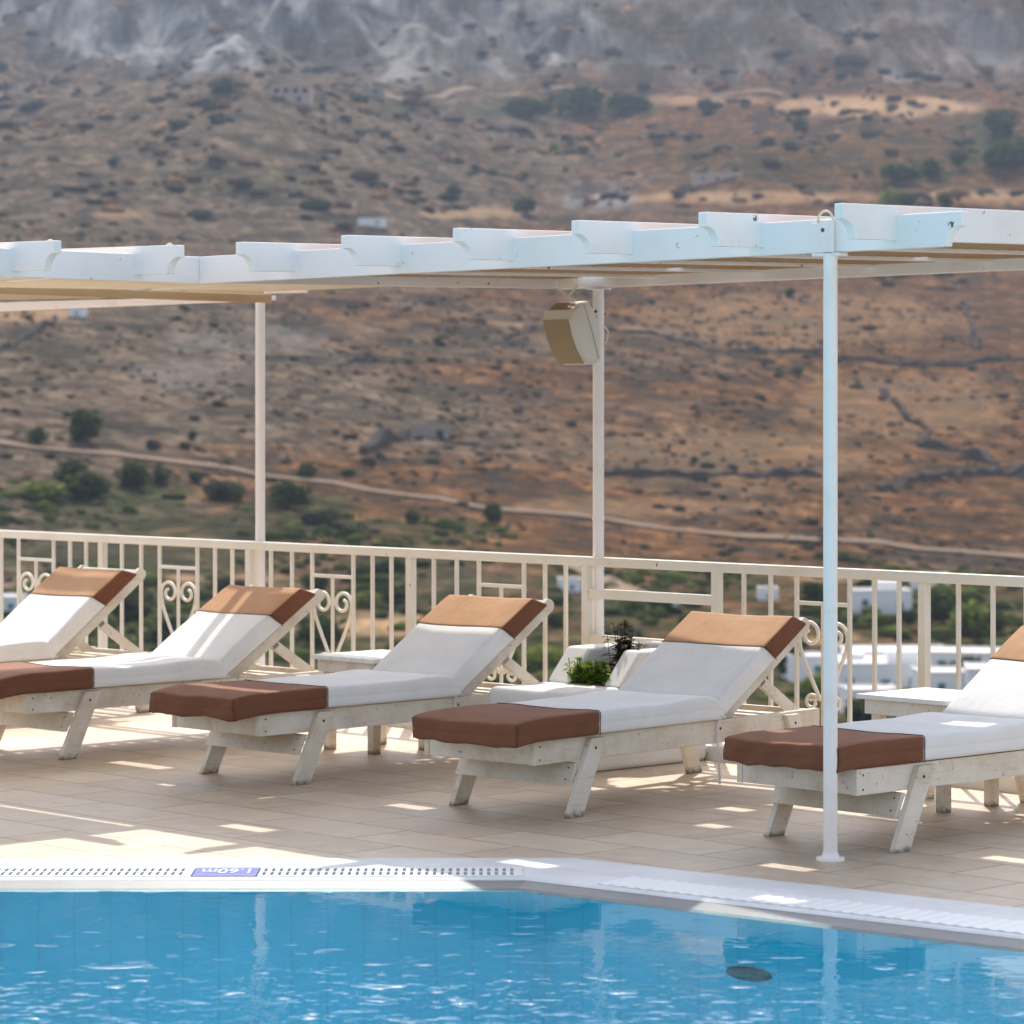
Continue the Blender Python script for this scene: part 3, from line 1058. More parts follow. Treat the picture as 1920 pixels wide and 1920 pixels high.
LW = .60
def make_lounger(loc, rz, ang, v0, seed, tie, label, foot=(0.0, 0.0), extra=0.0):
    root = empty('sun_lounger', (loc[0], loc[1], 0), rz)
    tag(root, label, 'sun lounger', 'white sunbeds with brown ended cushions in a row')
    w = M['wood']; t = .028
    z0, z1 = .225, .322
    for (a, b) in ((0, t), (LW - t, LW)):
        mb = MB(); mb.box(0, 1.92, a, b, z0, z1)
        mb.build('side_rail', w, root, .0025)
    mb = MB(); mb.box(.002, .026, t + .0005, LW - t - .0005, z0 + .002, z1 - .002); mb.build('end_board', w, root, .002)
    mb = MB(); mb.box(1.892, 1.916, t + .0005, LW - t - .0005, z0 + .01, z1 - .006); mb.build('end_board', w, root, .002)
    for k, u in enumerate([.08 + .113 * i for i in range(10)]):
        mb = MB(); mb.box(u, u + .07, t + .001, LW - t - .001, z1 - .032, z1 - .012); mb.build('slat', w, root)
    for u in (1.50, 1.62, 1.74):
        mb = MB(); mb.box(u, u + .05, t + .001, LW - t - .001, z0 + .055, z0 + .078); mb.build('slat', w, root)
    # front legs slope back up, rear legs slope the other way
    def leg(ub, ut, wd, ya, yb, ztop):
        mb = MB()
        mb.prism([(ub - wd / 2, 0), (ub + wd / 2, 0), (ut + wd / 2, ztop), (ut - wd / 2, ztop)], ya, yb, 'y')
        return mb.build('leg', w, root, .003)
    for (a, b) in ((-.027, -.0005), (LW + .0005, LW + .027)):
        leg(.223, .370, .094, a, b, .312)
        leg(1.800, 1.690, .092, a, b, .312)
    # apron board across the front legs
    mb = MB()
    sl = (.370 - .223) / .312
    xf = lambda z: .223 + sl * z - .047
    mb.prism([(xf(.128) - .022, .128), (xf(.128) - .0005, .128), (xf(.215) - .0005, .215), (xf(.215) - .022, .215)], .0005, LW + .026, 'y')
    mb.build('apron', w, root, .0025)
    # bolts and screws
    mb = MB()
    def bolt(mb, u, v, z, r):
        Mx = Matrix.Translation((u, v, z)) @ Matrix.Rotation(PI / 2, 4, 'X')
        mb.lathe([(0, .002), (r * .8, .002), (r, 0.0), (r, -.003)], (0, 0, 0), 10, Mx)
    for (u, v, z, r) in ((.349, -.027, .272, .0065), (1.705, -.027, .274, .0065), (1.2046, 0, .285, .0065),
                         (.035, 0, .245, .0042), (.035, 0, .298, .0042)):
        bolt(mb, u, v, z, r)
    mb.build('bolts', M['bolt'], root)
    mb = MB()
    for (v, z) in ((.03, .195), (.03, .150), (LW + .006, .195)):
        Mx = Matrix.Translation((xf(z) - .022, v, z)) @ Matrix.Rotation(-PI / 2 + math.atan(sl), 4, 'Y')
        mb.lathe([(0, .002), (.003, .002), (.004, 0.0)], (0, 0, 0), 10, Mx)
    mb.build('screws', M['bolt'], root)
    # backrest
    ca, sa = math.cos(ang), math.sin(ang)
    U0, Z0 = 1.2046, .2947
    bp = lambda l, n: (U0 + l * ca - n * sa, Z0 + l * sa + n * ca)
    Mb = Matrix(((ca, 0, -sa, U0), (0, 1, 0, 0), (sa, 0, ca, Z0), (0, 0, 0, 1)))
    for (a, b) in ((t + .003, t + .029), (LW - t - .029, LW - t - .003)):
        mb = MB()
        pr = [(-.02, -.036), (.765, -.036), (.785, -.028), (.795, -.010), (.790, .012), (.775, .030), (-.02, .030)]
        mb.prism(pr, a, b, 'y', Mb)
        mb.build('backrest_rail', w, root, .002)
    for l in (.06, .19, .32, .45, .58, .70):
        mb = MB(); mb.box(l, l + .07, t + .030, LW - t - .030, .005, .022, Mb); mb.build('backrest_slat', w, root)
    # prop struts with hinge
    for v in (t + .033, LW - t - .055):
        p0 = Vector((bp(.40, -.045)[0], 0, bp(.40, -.045)[1])); p1 = Vector((1.865, 0, .285))
        dx = (p1 - p0); Ls = dx.length; an = math.atan2(dx.z, dx.x)
        Ms = Matrix.Translation((p0.x, v, p0.z)) @ Matrix.Rotation(-an, 4, 'Y')
        mb = MB(); mb.box(0, Ls, 0, .022, -.024, .024, Ms); mb.build('prop_strut', w, root, .002)
        mb = MB(); mb.box(.385, .425, v - .002, v + .024, -.075, -.037, Mb)
        mb.build('hinge', M['galv'], root, .004)
    # ---- cushions
    H = .094; zb = .3262
    cw = .565
    S = seed * 7.3
    seam = .365
    def sag(u, v, z, top):
        dz = 0.0
        if u < .02: dz -= .020 * ((.02 - u) / .2) ** 1.5 * (1 + .5 * nz3(v * 5, S, 0))
        dz += top * .010 * math.exp(-((u - 1.02) / .13) ** 2)
        dz += top * (.0045 * nz3(u * 3, v * 4, S) + .0016 * nz3(u * 11, v * 13, S + 3))
        dz -= top * .007 * math.exp(-((v - .3) / .2) ** 2) * (1 if u < .9 else .3)
        return dz
    fu = -.18 + foot[0]
    def f_foot(p):
        u = fu + p.x; v = v0 + foot[1] * (1 - p.x / .55) - .003 + p.y * (cw + .006) / cw; z = zb - .002 + p.z * 1.05
        top = p.z / H
        z += sag(u, v, z, top)
        fold = max(0, 1 - p.x / .30)
        wv = nz3(p.y * 9 + p.z * 14 - p.x * 4, S + 1.7, 0.3)
        u += -.016 * fold * wv * (1 if p.x < .02 else .3)
        z += .011 * fold * nz3(p.y * 12, S, 5) * (1 if p.z < .02 else .25) + .004 * fold * wv * top
        v += .004 * nz3(u * 9, p.z * 12, S)
        return Vector((u, v, z))
    mb = MB(); mb.box(-.01, 1.185, max(v0, 0) + .004, v0 + cw - .006, .3225, .3265); mb.build('cushion_gap_strip', M['piping'], root)  # dark strip added to draw the gap line between cushion and rail
    mb = MB(); mb.box(.02, .66, v0 + .016, v0 + cw - .016, .0425, .0470, Mb); mb.build('cushion_gap_strip', M['piping'], root)  # same dark gap strip along the backrest
    fc = cushion('foot_cover', (M['brown_fabric'], M['brown_foot_top']), root, seam - fu, cw, H, f_foot, .014)
    def f_seat(p):
        u = seam - .012 + p.x; v = v0 + p.y; z = zb + p.z
        top = p.z / H
        z += sag(u, v, z, top)
        if u > 1.10: z -= top * .030 * ((u - 1.10) / .09) ** 2
        v += .003 * nz3(u * 9, p.z * 12, S)
        wr = max(0, 1 - abs(u - .55) / .35)
        z += top * .0018 * wr * math.sin(u * 90 + 6 * nz3(u * 2, v * 2, S)) * nz3(v * 4, u * 3, S)
        return Vector((u, v, z))
    cushion('seat_cushion', M['white_fabric'], root, 1.19 - seam + .012, cw, H, f_seat, .017)
    def seam_pipe(name, f, L, ed, lo=0.0):
        pts = []; r = .014
        for z in (H * lo, H * .5, H - r): pts.append(Vector((ed, 0, z)))
        for k in range(1, 4): pts.append(Vector((ed, r - r * math.cos(k * PI / 8), H - r + r * math.sin(k * PI / 8))))
        for k in range(11): pts.append(Vector((ed, r + (cw - 2 * r) * k / 10, H)))
        for k in range(1, 4): pts.append(Vector((ed, cw - r + r * math.sin(k * PI / 8), H - r + r * math.cos(k * PI / 8))))
        for z in (H - r, H * .5, H * lo): pts.append(Vector((ed, cw, z)))
        mb = MB(); mb.tube([f(p) for p in pts], .0020, 6)
        return mb.build('piping', M['piping'], name)
    seam_pipe(fc, f_foot, seam - fu, seam - fu - .002)
    for yc in (.0035, cw - .0035):
        mb = MB(); mb.tube([f_foot(Vector((.0035, yc, H * q))) for q in (.03, .25, .5, .75, .93)], .0022, 6)
        mb.build('piping', M['piping'], fc)
    nb0 = .046
    def f_back(l0, gw):
        def f(p):
            l = l0 + p.x; n = nb0 + p.z; v = v0 - gw + p.y * (cw + 2 * gw) / cw
            top = p.z / H
            l += (.5 - top) * .075 * min(1, max(0, (l - .1) / .5))
            n += top * (.004 * nz3(l * 4, v * 4, S + 9) + .0015 * nz3(l * 12, v * 10, S + 2))
            n -= top * .006 * math.exp(-((v - .3) / .2) ** 2)
            n += top * .006 * math.sin(PI * min(1, max(0, l / .65)))
            if top > .6 and l > .60: n -= .004 * abs(nz3(v * 10, S, 1))
            u, z = bp(l, n)
            return Vector((u, v, z))
        return f
    cushion('back_cushion', M['white_fabric'], root, .415, cw, H, f_back(.008, 0), .017)
    hc = cushion('head_cover', (M['brown_fabric'], M['brown_head_top']), root, .263, cw, H, f_back(.408, .003), .014)
    seam_pipe(hc, f_back(.408, .003), .263, .002)
    if tie:
        mb = MB()
        u, v = 1.165, -.006
        mb.tube([(u, v0 - .004, .345), (u + .006, v - .004, .315), (u + .008, v - .003, .24), (u + .016, v - .004, .19), (u + .022, v - .004, tie)], .0048, 6)
        mb.tube([(u + .012, v - .008, .20), (u + .022, v - .012, .17), (u + .034, v - .010, .145)], .0035, 6)
        mb.tube([(u + .006, v - .008, .20), (u - .004, v - .010, .18), (u + .004, v - .012, .16)], .003, 6)
        mb.build('tie_string', M['string'], root)
    mb = MB()
    for s in (0, 1):
        v = v0 + .01 + s * (cw - .02)
        mb.tube([(1.15, v, .335), (1.178, v - .008 + s * .016, .348), (1.20, v, .332)], .006, 6)
    mb.build('hinge_knot', M['string'], root)
    return root


def lz(d): return PI / 2 - (TH + R(d))
make_lounger((-3.29, 15.88), lz(-1.4), R(37), -.037, 0, 0, 'farthest left sunbed, its backrest raised steepest and white fabric brightly sunlit')
make_lounger((-2.2627, 14.632), lz(-1.365), R(32.7), -.034, 1, 0, 'sunbed second from the left, its brown foot cut off by the picture edge', (-.01, .0))
make_lounger((-1.0947, 13.613), lz(-1.71), R(33.5), -.036, 2, .27, 'sunbed in the middle of the five, in front of the slatted side table')
make_lounger((.0876, 12.4696), lz(-4.77), R(31.6), -.037, 3, .05, 'sunbed beside the white planter, a long white string hanging from its hinge', (.015, -.012))
make_lounger((1.2603, 11.4759), lz(.85), R(32.5), -.018, 4, 0, 'nearest sunbed, partly hidden behind the front pergola pole', (.066, .012))

# ------------------------------------------------------------------ side tables
def table(U0, U1, V0, V1, h, grooves, label):
    root = empty('side_table', (*uv((U0 + U1) / 2, (V0 + V1) / 2), 0), ROT)
    a, b = (U1 - U0) / 2, (V1 - V0) / 2
    mb = MB()
    if grooves:
        n = 6; w = 2 * b / n
        for i in range(n): mb.box(-a, a, -b + i * w + .002, -b + (i + 1) * w - .002, h - .022, h)
    else:
        mb.box(-a, a, -b, b, h - .020, h)
    mb.build('tabletop', M['table'], root, .003)
    i = .025
    for nm, q in (('apron', (-a + i, -a + i + .018, -b + i + .019, b - i - .019)), ('apron', (a - i - .018, a - i, -b + i + .019, b - i - .019)),
                  ('apron', (-a + i, a - i, -b + i, -b + i + .018)), ('apron', (-a + i, a - i, b - i - .018, b - i))):
        mb = MB(); mb.box(*q, h - .082, h - .0225); mb.build(nm, M['wood'], root, .002)
    k = i + .0185
    for sx in (-1, 1):
        for sy in (-1, 1):
            x0, y0 = sx * (a - k - .024), sy * (b - k - .024)
            mb = MB(); mb.box(x0 - .023, x0 + .023, y0 - .023, y0 + .023, 0, h - .0225); mb.build('leg', M['wood'], root, .003)
    tag(root, label, 'side table', 'white side tables between the sunbeds')
    return root


table(9.80, 10.26, 11.25, 11.71, .46, True, 'low white slatted table behind the middle sunbed')
table(10.03, 10.48, 7.985, 8.46, .462, False, 'white table with smooth overhanging top, beside the nearest sunbed')

# ------------------------------------------------------------------ planter
pl = empty('planter', (*uv(10.3, 10.27), 0), ROT)
u0, v0 = 10.3, 10.27
def pb(mb, a, b, c, d, z0, z1): mb.box(a - u0, b - u0, c - v0, d - v0, z0, z1)
mb = MB()
pb(mb, 9.86, 10.825, 10.03, 10.52, 0, .375)
mb.build('base', M['stucco'], pl, .03, 4)
for (a, b) in ((10.365, 10.519), (10.031, 10.15)):
    mb = MB()
    mb.prism([(10.235 - u0, .376), (10.82 - u0, .376), (10.82 - u0, .535), (10.375 - u0, .535)], a - v0, b - v0, 'y')
    mb.build('cheek', M['stucco'], pl, .016, 3)
mb = MB(); pb(mb, 10.70, 10.823, 10.1505, 10.3645, .376, .545)
mb.build('back_wall', M['stucco'], pl, .014, 3)
mb = MB(); pb(mb, 10.245, 10.699, 10.1505, 10.3645, .3755, .385)
mb.build('soil', M['soil'], pl)
tag(pl, 'white plastered planter with sloping cheeks between two sunbeds', 'planter')


def leaf(mb, p, d, up, L, W):
    d = d.normalized(); s = d.cross(up)
    if s.length < 1e-4: s = d.cross(Vector((1, 0, 0)))
    s.normalize(); n = s.cross(d)
    a = p; b = p + d * L * .5 + s * W * .5 + n * L * .06; c = p + d * L - n * L * .10; e = p + d * L * .5 - s * W * .5 + n * L * .06
    mb.add([a, b, c, e], [(0, 1, 2), (0, 2, 3)])


def herb(U, V, h, spread, nst, nl, L, mat, label, seed, hang=0.0, stemr=.002):
    rr = random.Random(seed)
    x, y = uv(U, V)
    root = empty('planter_herb', (x, y, .383), ROT)
    ms = MB(); ml = MB()
    for s in range(nst):
        a = rr.uniform(0, 2 * PI); r0 = spread * math.sqrt(rr.random()); hh = h * rr.uniform(.55, 1.0)
        base = Vector((r0 * .6 * math.cos(a), r0 * math.sin(a), 0))
        lean = Vector((rr.uniform(-.25, .15), rr.uniform(-.25, .25), 1))
        pts = [base + lean * (hh * q / 5) + Vector((0, 0, -hang * (q / 5) ** 2)) for q in range(6)]
        ms.tube(pts, stemr, 5)
        for k in range(nl):
            q = rr.random() ** 1.5 * .92 + .10
            p = base + lean * (hh * q) + Vector((0, 0, -hang * q * q))
            a2 = rr.uniform(0, 2 * PI)
            d = Vector((math.cos(a2), math.sin(a2), rr.uniform(-.3, .5)))
            leaf(ml, p, d, Vector((0, 0, 1)), L * rr.uniform(.6, 1.2) * (1.15 - .5 * q), L * .68 * rr.uniform(.7, 1.1))
    ms.build('stems', M['stem'], root)
    ml.build('leaves', mat, root)
    tag(root, label, 'plant', 'herbs growing in the white planter')
    return root


herb(10.30, 10.325, .12, .085, 15, 17, .046, M['herb'], 'bright green bushy herb at the left end of the planter', 3)
herb(10.29, 10.215, .12, .07, 11, 17, .046, M['herb'], 'small bright green herb in the middle of the planter front', 4, .01)
herb(10.46, 10.25, .30, .10, 13, 40, .046, M['herb_dark'], 'tall dark stemmed plant rising above the planter', 5, 0, .0018)
herb(10.46, 10.20, .20, .07, 12, 50, .042, M['herb_dark'], 'shorter dark leafy plant against the right cheek of the planter', 6, 0, .0018)

# ------------------------------------------------------------------ terrain
ZP = [(8, -6), (14, -7), (60, -16), (150, -25), (300, -30), (400, -28.5), (480, -26), (560, -21), (700, -1), (900, 30), (1050, 51), (1150, 57),
      (1300, 84), (1500, 124), (1700, 156), (2000, 222), (2300, 335), (2600, 500), (3000, 660), (3500, 830), (4300, 850)]
_xs = [p[0] for p in ZP]; _ys = [p[1] for p in ZP]
_h = [_xs[i + 1] - _xs[i] for i in range(len(_xs) - 1)]
_dl = [(_ys[i + 1] - _ys[i]) / _h[i] for i in range(len(_h))]
_m = [_dl[0]] + [0 if _dl[i - 1] * _dl[i] <= 0 else 2 * _dl[i - 1] * _dl[i] / (_dl[i - 1] + _dl[i]) for i in range(1, len(_dl))] + [_dl[-1]]


def prof(d):
    d = min(max(d, _xs[0]), _xs[-1] - 1e-3)
    import bisect
    i = min(bisect.bisect_right(_xs, d) - 1, len(_h) - 1)
    t = (d - _xs[i]) / _h[i]
    return ((1 + 2 * t) * (1 - t) ** 2 * _ys[i] + t * (1 - t) ** 2 * _h[i] * _m[i]
            + t * t * (3 - 2 * t) * _ys[i + 1] + t * t * (t - 1) * _h[i] * _m[i + 1])


def sstep(a, b, x):
    t = min(1, max(0, (x - a) / (b - a)))
    return t * t * (3 - 2 * t)


def terrain(x, y):
    d = max(8.0, y)
    z = prof(d)
    w = sstep(440, 620, d) * (1 - sstep(1000, 1350, d))
    z -= .10 * max(-260, min(260, x)) * w
    # left spur of the middle hill
    wm = sstep(1100, 1350, d) * (1 - sstep(1700, 2100, d))
    z += wm * (26 * math.exp(-((x + 150) / 110) ** 2) - 10 * math.exp(-((x - 20) / 60) ** 2))
    a = 1.0 * sstep(200, 450, d) + 5.5 * sstep(1000, 1500, d) + 22 * sstep(1850, 2300, d)
    n = mnoise.fractal(Vector((x / 70, y / 110, 3.1)), 1.0, 2.0, 4)
    z += a * 1.6 * n
    if d > 1800:
        rg = 1 - abs(mnoise.noise(Vector((x / 90, y / 420, 8.8))))
        z += sstep(1900, 2350, d) * 34 * (rg - .6)
    if 560 < d < 1900:
        # old cultivation terraces
        st = 3.2 if d < 1100 else 6.0
        q = (z + 3.0 * mnoise.noise(Vector((x / 55, y / 90, 1.2)))) / st
        f = q - math.floor(q)
        z += st * .40 * (sstep(.30, .70, f) - f) * sstep(560, 650, d) * (1 - sstep(1700, 1900, d))
    return z


def hit(px, py, y0=90.0):
    k = (px - 960) / FPX; s = (YH - py) / FPX
    y = y0
    while y < 4200:
        if CAMH + s * y < terrain(k * y, y): break
        y *= 1.006
    return (k * y, y, terrain(k * y, y))


# ground cover map: (px, py, rx, ry, channel, strength) as soil and plant cover on the land
PATCH = [
    (180, 925, 170, 32, 0, .9), (560, 955, 120, 32, 0, .75), (330, 985, 260, 34, 0, .55), (760, 1000, 160, 30, 0, .6), (80, 1030, 200, 30, 0, .4),
    (250, 1150, 330, 22, 0, .9), (700, 1122, 90, 14, 0, .9), (250, 1215, 380, 26, 0, .95), (620, 1230, 120, 26, 0, .9),
    (1180, 1150, 120, 16, 0, .85), (1050, 1230, 160, 34, 0, .85), (1480, 1160, 90, 16, 0, .8), (1820, 1150, 130, 24, 0, .85),
    (1500, 1290, 150, 40, 0, .85), (1750, 1350, 280, 24, 0, .9),
    (1100, 205, 130, 20, 0, .7), (900, 205, 60, 18, 0, .5), (1850, 265, 70, 46, 0, .8), (1740, 325, 80, 18, 0, .75), (720, 200, 60, 16, 0, .4),
    (820, 100, 60, 16, 0, .4), (1320, 60, 260, 70, 0, .38), (1500, 300, 300, 60, 0, .25), (430, 340, 200, 30, 0, .35), (550, 190, 60, 12, 0, .4),
    (700, 1170, 110, 24, 1, .95), (420, 1170, 90, 10, 1, .6), (1560, 1197, 60, 9, 1, .7), (430, 1085, 160, 6, 1, .6),
    (1650, 200, 190, 18, 1, .85), (1290, 188, 160, 8, 1, .5), (50, 590, 90, 12, 1, .6), (230, 400, 60, 9, 1, .4), (880, 400, 90, 10, 1, .5), (1400, 370, 260, 10, 1, .6),
    (1850, 370, 120, 12, 1, .5), (1700, 1085, 200, 8, 1, .4), (1350, 860, 300, 60, 1, .18), (1500, 600, 300, 50, 1, .22), (1700, 760, 200, 60, 1, .2), (1200, 950, 260, 16, 1, .25),
    (1120, 370, 75, 22, 2, .85), (330, 70, 230, 70, 2, .9), (80, 20, 120, 40, 2, .8), (800, 100, 160, 60, 2, .6), (1000, 60, 160, 60, 2, .65), (600, 20, 200, 50, 2, .8),
    (1300, 120, 200, 40, 2, .4), (1750, 80, 220, 70, 2, .45), (350, 700, 120, 30, 2, .18), (480, 640, 150, 30, 2, .2)]

PXs = np.concatenate([np.arange(-2600, -100, 60), np.arange(-100, 2020, 9), np.arange(2020, 4500, 60)])
Ds = np.concatenate([np.geomspace(11.6, 260, 40)[:-1], np.geomspace(260, 3100, 520)[:-1], np.geomspace(3100, 4290, 22)])
nX, nD = len(PXs), len(Ds)
co = np.zeros((nD * nX, 3), dtype=np.float32)
cv = np.zeros((nD * nX, 4), dtype=np.float32)
i = 0
for dd in Ds:
    for px in PXs:
        x = (px - 960) / FPX * dd
        y = dd
        if dd < 260:      # near the terrace the fan is squared off so that the slope runs past it
            x = (px - 960) / FPX * max(dd, 260 * .35 + dd * .65)
            if dd < 30: y = dd
        z = terrain(x, y)
        co[i] = (x, y, z)
        i += 1
py = YH - (co[:, 2] - CAMH) * FPX / co[:, 1]
pxx = 960 + FPX * co[:, 0] / co[:, 1]
wob = np.array([mnoise.fractal(Vector((float(a) / 60, float(b) / 22, 2.2)), 1.0, 2.0, 3) for a, b in zip(pxx, py)], dtype=np.float32)
for (cx, cy, rx, ry, chn, s) in PATCH:
    q = ((pxx - cx) / rx) ** 2 + ((py - cy) / ry) ** 2
    q = q * (1 + .0 * wob) + wob * .75
    val = s * np.clip((1.35 - q) / .7, 0, 1)
    cv[:, chn] = np.maximum(cv[:, chn], val)
vg = np.clip((co[:, 1] - 120) / 100, 0, 1) * np.clip((575 - co[:, 1]) / 60, 0, 1) * np.clip(.42 + .9 * wob, 0, .85)
cv[:, 0] = np.maximum(cv[:, 0], vg)
far_ = np.clip((co[:, 1] - 1950) / 350, 0, 1) * np.clip(.55 + .8 * wob, .1, 1)
cv[:, 2] = np.maximum(cv[:, 2], far_ * .8)
cv[:, 3] = 1
# the near slope below the terrace is clipped away from the deck itself
me = bpy.data.meshes.new('hillside')
idx = np.arange(nD * nX).reshape(nD, nX)
quads = np.stack([idx[:-1, :-1], idx[:-1, 1:], idx[1:, 1:], idx[1:, :-1]], -1).reshape(-1, 4)
me.vertices.add(len(co)); me.vertices.foreach_set('co', co.ravel())
me.loops.add(quads.size); me.loops.foreach_set('vertex_index', quads.ravel().astype(np.int32))
me.polygons.add(len(quads))
me.polygons.foreach_set('loop_start', np.arange(0, quads.size, 4, dtype=np.int32))
me.polygons.foreach_set('loop_total', np.full(len(quads), 4, dtype=np.int32))
me.polygons.foreach_set('use_smooth', np.ones(len(quads), dtype=bool))
me.update(); me.validate()
ca_ = me.color_attributes.new('cover', 'FLOAT_COLOR', 'POINT')
ca_.data.foreach_set('color', cv.ravel())
me.materials.append(M['terrain'])
hill = bpy.data.objects.new('hillside', me); COL.objects.link(hill)
tag(hill, 'dry brown terraced hillside rising to grey crags', None, None, 'structure')


def ribbon(name, pts_px, width, mat, label, lift=.35):
    P = [Vector(hit(*p)) for p in pts_px]
    # resample
    Q = []
    for a, b in zip(P[:-1], P[1:]):
        n = max(2, int((b - a).length / 6))
        for k in range(n):
            q = a.lerp(b, k / n); Q.append(q)
    Q.append(P[-1])
    mb = MB(); vs = []
    for k, q in enumerate(Q):
        t = (Q[min(k + 1, len(Q) - 1)] - Q[max(k - 1, 0)]); t.z = 0; t.normalize()
        n = Vector((-t.y, t.x, 0))
        for s in (-1, 1):
            p = q + n * s * width / 2
            vs.append((p.x, p.y, terrain(p.x, p.y) + lift))
    mb.add(vs, [(2 * k, 2 * k + 2, 2 * k + 3, 2 * k + 1) for k in range(len(Q) - 1)])
    for i, f in enumerate(mb.f): pass
    o = mb.build(name, mat)
    tag(o, label, None, None, 'structure')
    return o


ribbon('road', [(-200, 810), (0, 836), (200, 858), (420, 885), (560, 905), (760, 930), (960, 963), (1200, 990), (1400, 1008), (1650, 1024), (1920, 1052), (2200, 1085)], 3.2, M['road'], 'pale dirt road crossing the foot of the hill')
ribbon('track', [(1060, 1062), (1110, 1080), (1160, 1105), (1215, 1130)], 5, M['road'], 'sandy track running down to the valley houses')
ribbon('upper_road', [(690, 172), (900, 170), (1120, 172), (1300, 182), (1480, 188)], 5, M['road'], 'pale road cut along the foot of the crags', 1.0)


def stone_wall(pts_px, label, h=1.5, w=1.2):
    P = [Vector(hit(*p)) for p in pts_px]
    Q = []
    for a, b in zip(P[:-1], P[1:]):
        n = max(2, int((b - a).length / 2.2))
        for k in range(n):
            q = a.lerp(b, k / n)
            q.x += nz3(q.x / 6, q.y / 6, 1) * 1.5; q.y += nz3(q.x / 6, q.y / 6, 7) * 2.5
            Q.append(q)
    Q.append(P[-1])
    mb = MB(); vs = []
    for k, q in enumerate(Q):
        t = (Q[min(k + 1, len(Q) - 1)] - Q[max(k - 1, 0)]); t.z = 0; t.normalize()
        n = Vector((-t.y, t.x, 0))
        hh = h * max(.12, .62 + 1.1 * nz3(q.x / 5, q.y / 5, 4)); ww = w * (1 + .4 * nz3(q.x / 2, q.y / 2, 9)) / 2
        for s, k2 in ((-1, 0), (-.75, 1), (.75, 1), (1, 0)):
            p = q + n * s * ww
            z = terrain(p.x, p.y)
            vs.append((p.x, p.y, z - .4 if not k2 else z + hh))
    fs = []
    for k in range(len(Q) - 1):
        for c in range(3): fs.append((4 * k + c, 4 * k + c + 1, 4 * k + c + 5, 4 * k + c + 4))
    fs += [(0, 1, 2, 3), tuple(4 * (len(Q) - 1) + c for c in (3, 2, 1, 0))]
    mb.add(vs, fs)
    o = mb.build('stone_wall', M['drywall'])
    tag(o, label, 'stone wall', 'dry stone walls on the hill')
    return o


stone_wall([(1135, 622), (1250, 636), (1340, 662), (1450, 664), (1538, 664)], 'dark dry stone wall right of the loudspeaker, sloping down to a level run')
stone_wall([(1575, 676), (1700, 688), (1790, 688), (1925, 676)], 'dark stone wall running level on the brown hill right of the front pole')
stone_wall([(1806, 565), (1822, 610), (1836, 658)], 'short stone wall running steeply uphill at upper right')
stone_wall([(1652, 752), (1662, 735), (1700, 785), (1742, 815), (1722, 838)], 'crooked stone wall zigzagging down the right side of the hill')
stone_wall([(1722, 840), (1800, 848), (1868, 872)], 'stone wall bending right from the foot of the zigzag wall', 2.4, 2.5)
stone_wall([(1650, 922), (1735, 905), (1860, 892), (1930, 880)], 'lowest long dark stone wall on the right of the hill', 2.2, 2)
stone_wall([(1135, 897), (1300, 900), (1540, 902)], 'straight terrace wall between the middle and front poles', 1.8, 1.4)
stone_wall([(-40, 672), (40, 640), (105, 600)], 'dark stone wall climbing at the far left under the pergola beam')
stone_wall([(678, 856), (715, 832), (762, 824)], 'short curved stone wall below the ruined stone hut', 2.6, 2.2)
stone_wall([(950, 640), (1000, 618), (1050, 606)], 'stone wall just left of the loudspeaker')
stone_wall([(1130, 560), (1150, 548), (1165, 540)], 'short dark wall beside the top of the middle pole')
stone_wall([(620, 690), (700, 680), (740, 684)], 'faint level stone wall right of the left pole')

# ------------------------------------------------------------------ trees
def crown_mesh(seed, nb, nl, flat):
    rr = random.Random(seed)
    mb = MB()
    blobs = []
    for k in range(nb):
        a = rr.uniform(0, 2 * PI); r = rr.uniform(.0, .62)
        blobs.append((Vector((r * math.cos(a), r * math.sin(a), rr.uniform(.25, .78) * flat)), rr.uniform(.28, .48)))
    for c, rad in blobs:
        for q in range(nl):
            d = Vector((rr.gauss(0, 1), rr.gauss(0, 1), rr.gauss(0, 1))).normalized()
            p = c + d * rad * (rr.uniform(.55, 1.08)) * Vector((1, 1, .85)).length / 1.65
            n = (d + Vector((rr.gauss(0, .5), rr.gauss(0, .5), rr.gauss(0, .5)))).normalized()
            t = n.cross(Vector((0, 0, 1)));
            if t.length < 1e-3: t = Vector((1, 0, 0))
            t.normalize(); b = n.cross(t)
            s = rr.uniform(.07, .15)
            p.z = max(.05, p.z)
            mb.add([p - t * s, p + b * s * .8, p + t * s, p - b * s * .8], [(0, 1, 2, 3)])
    return mb


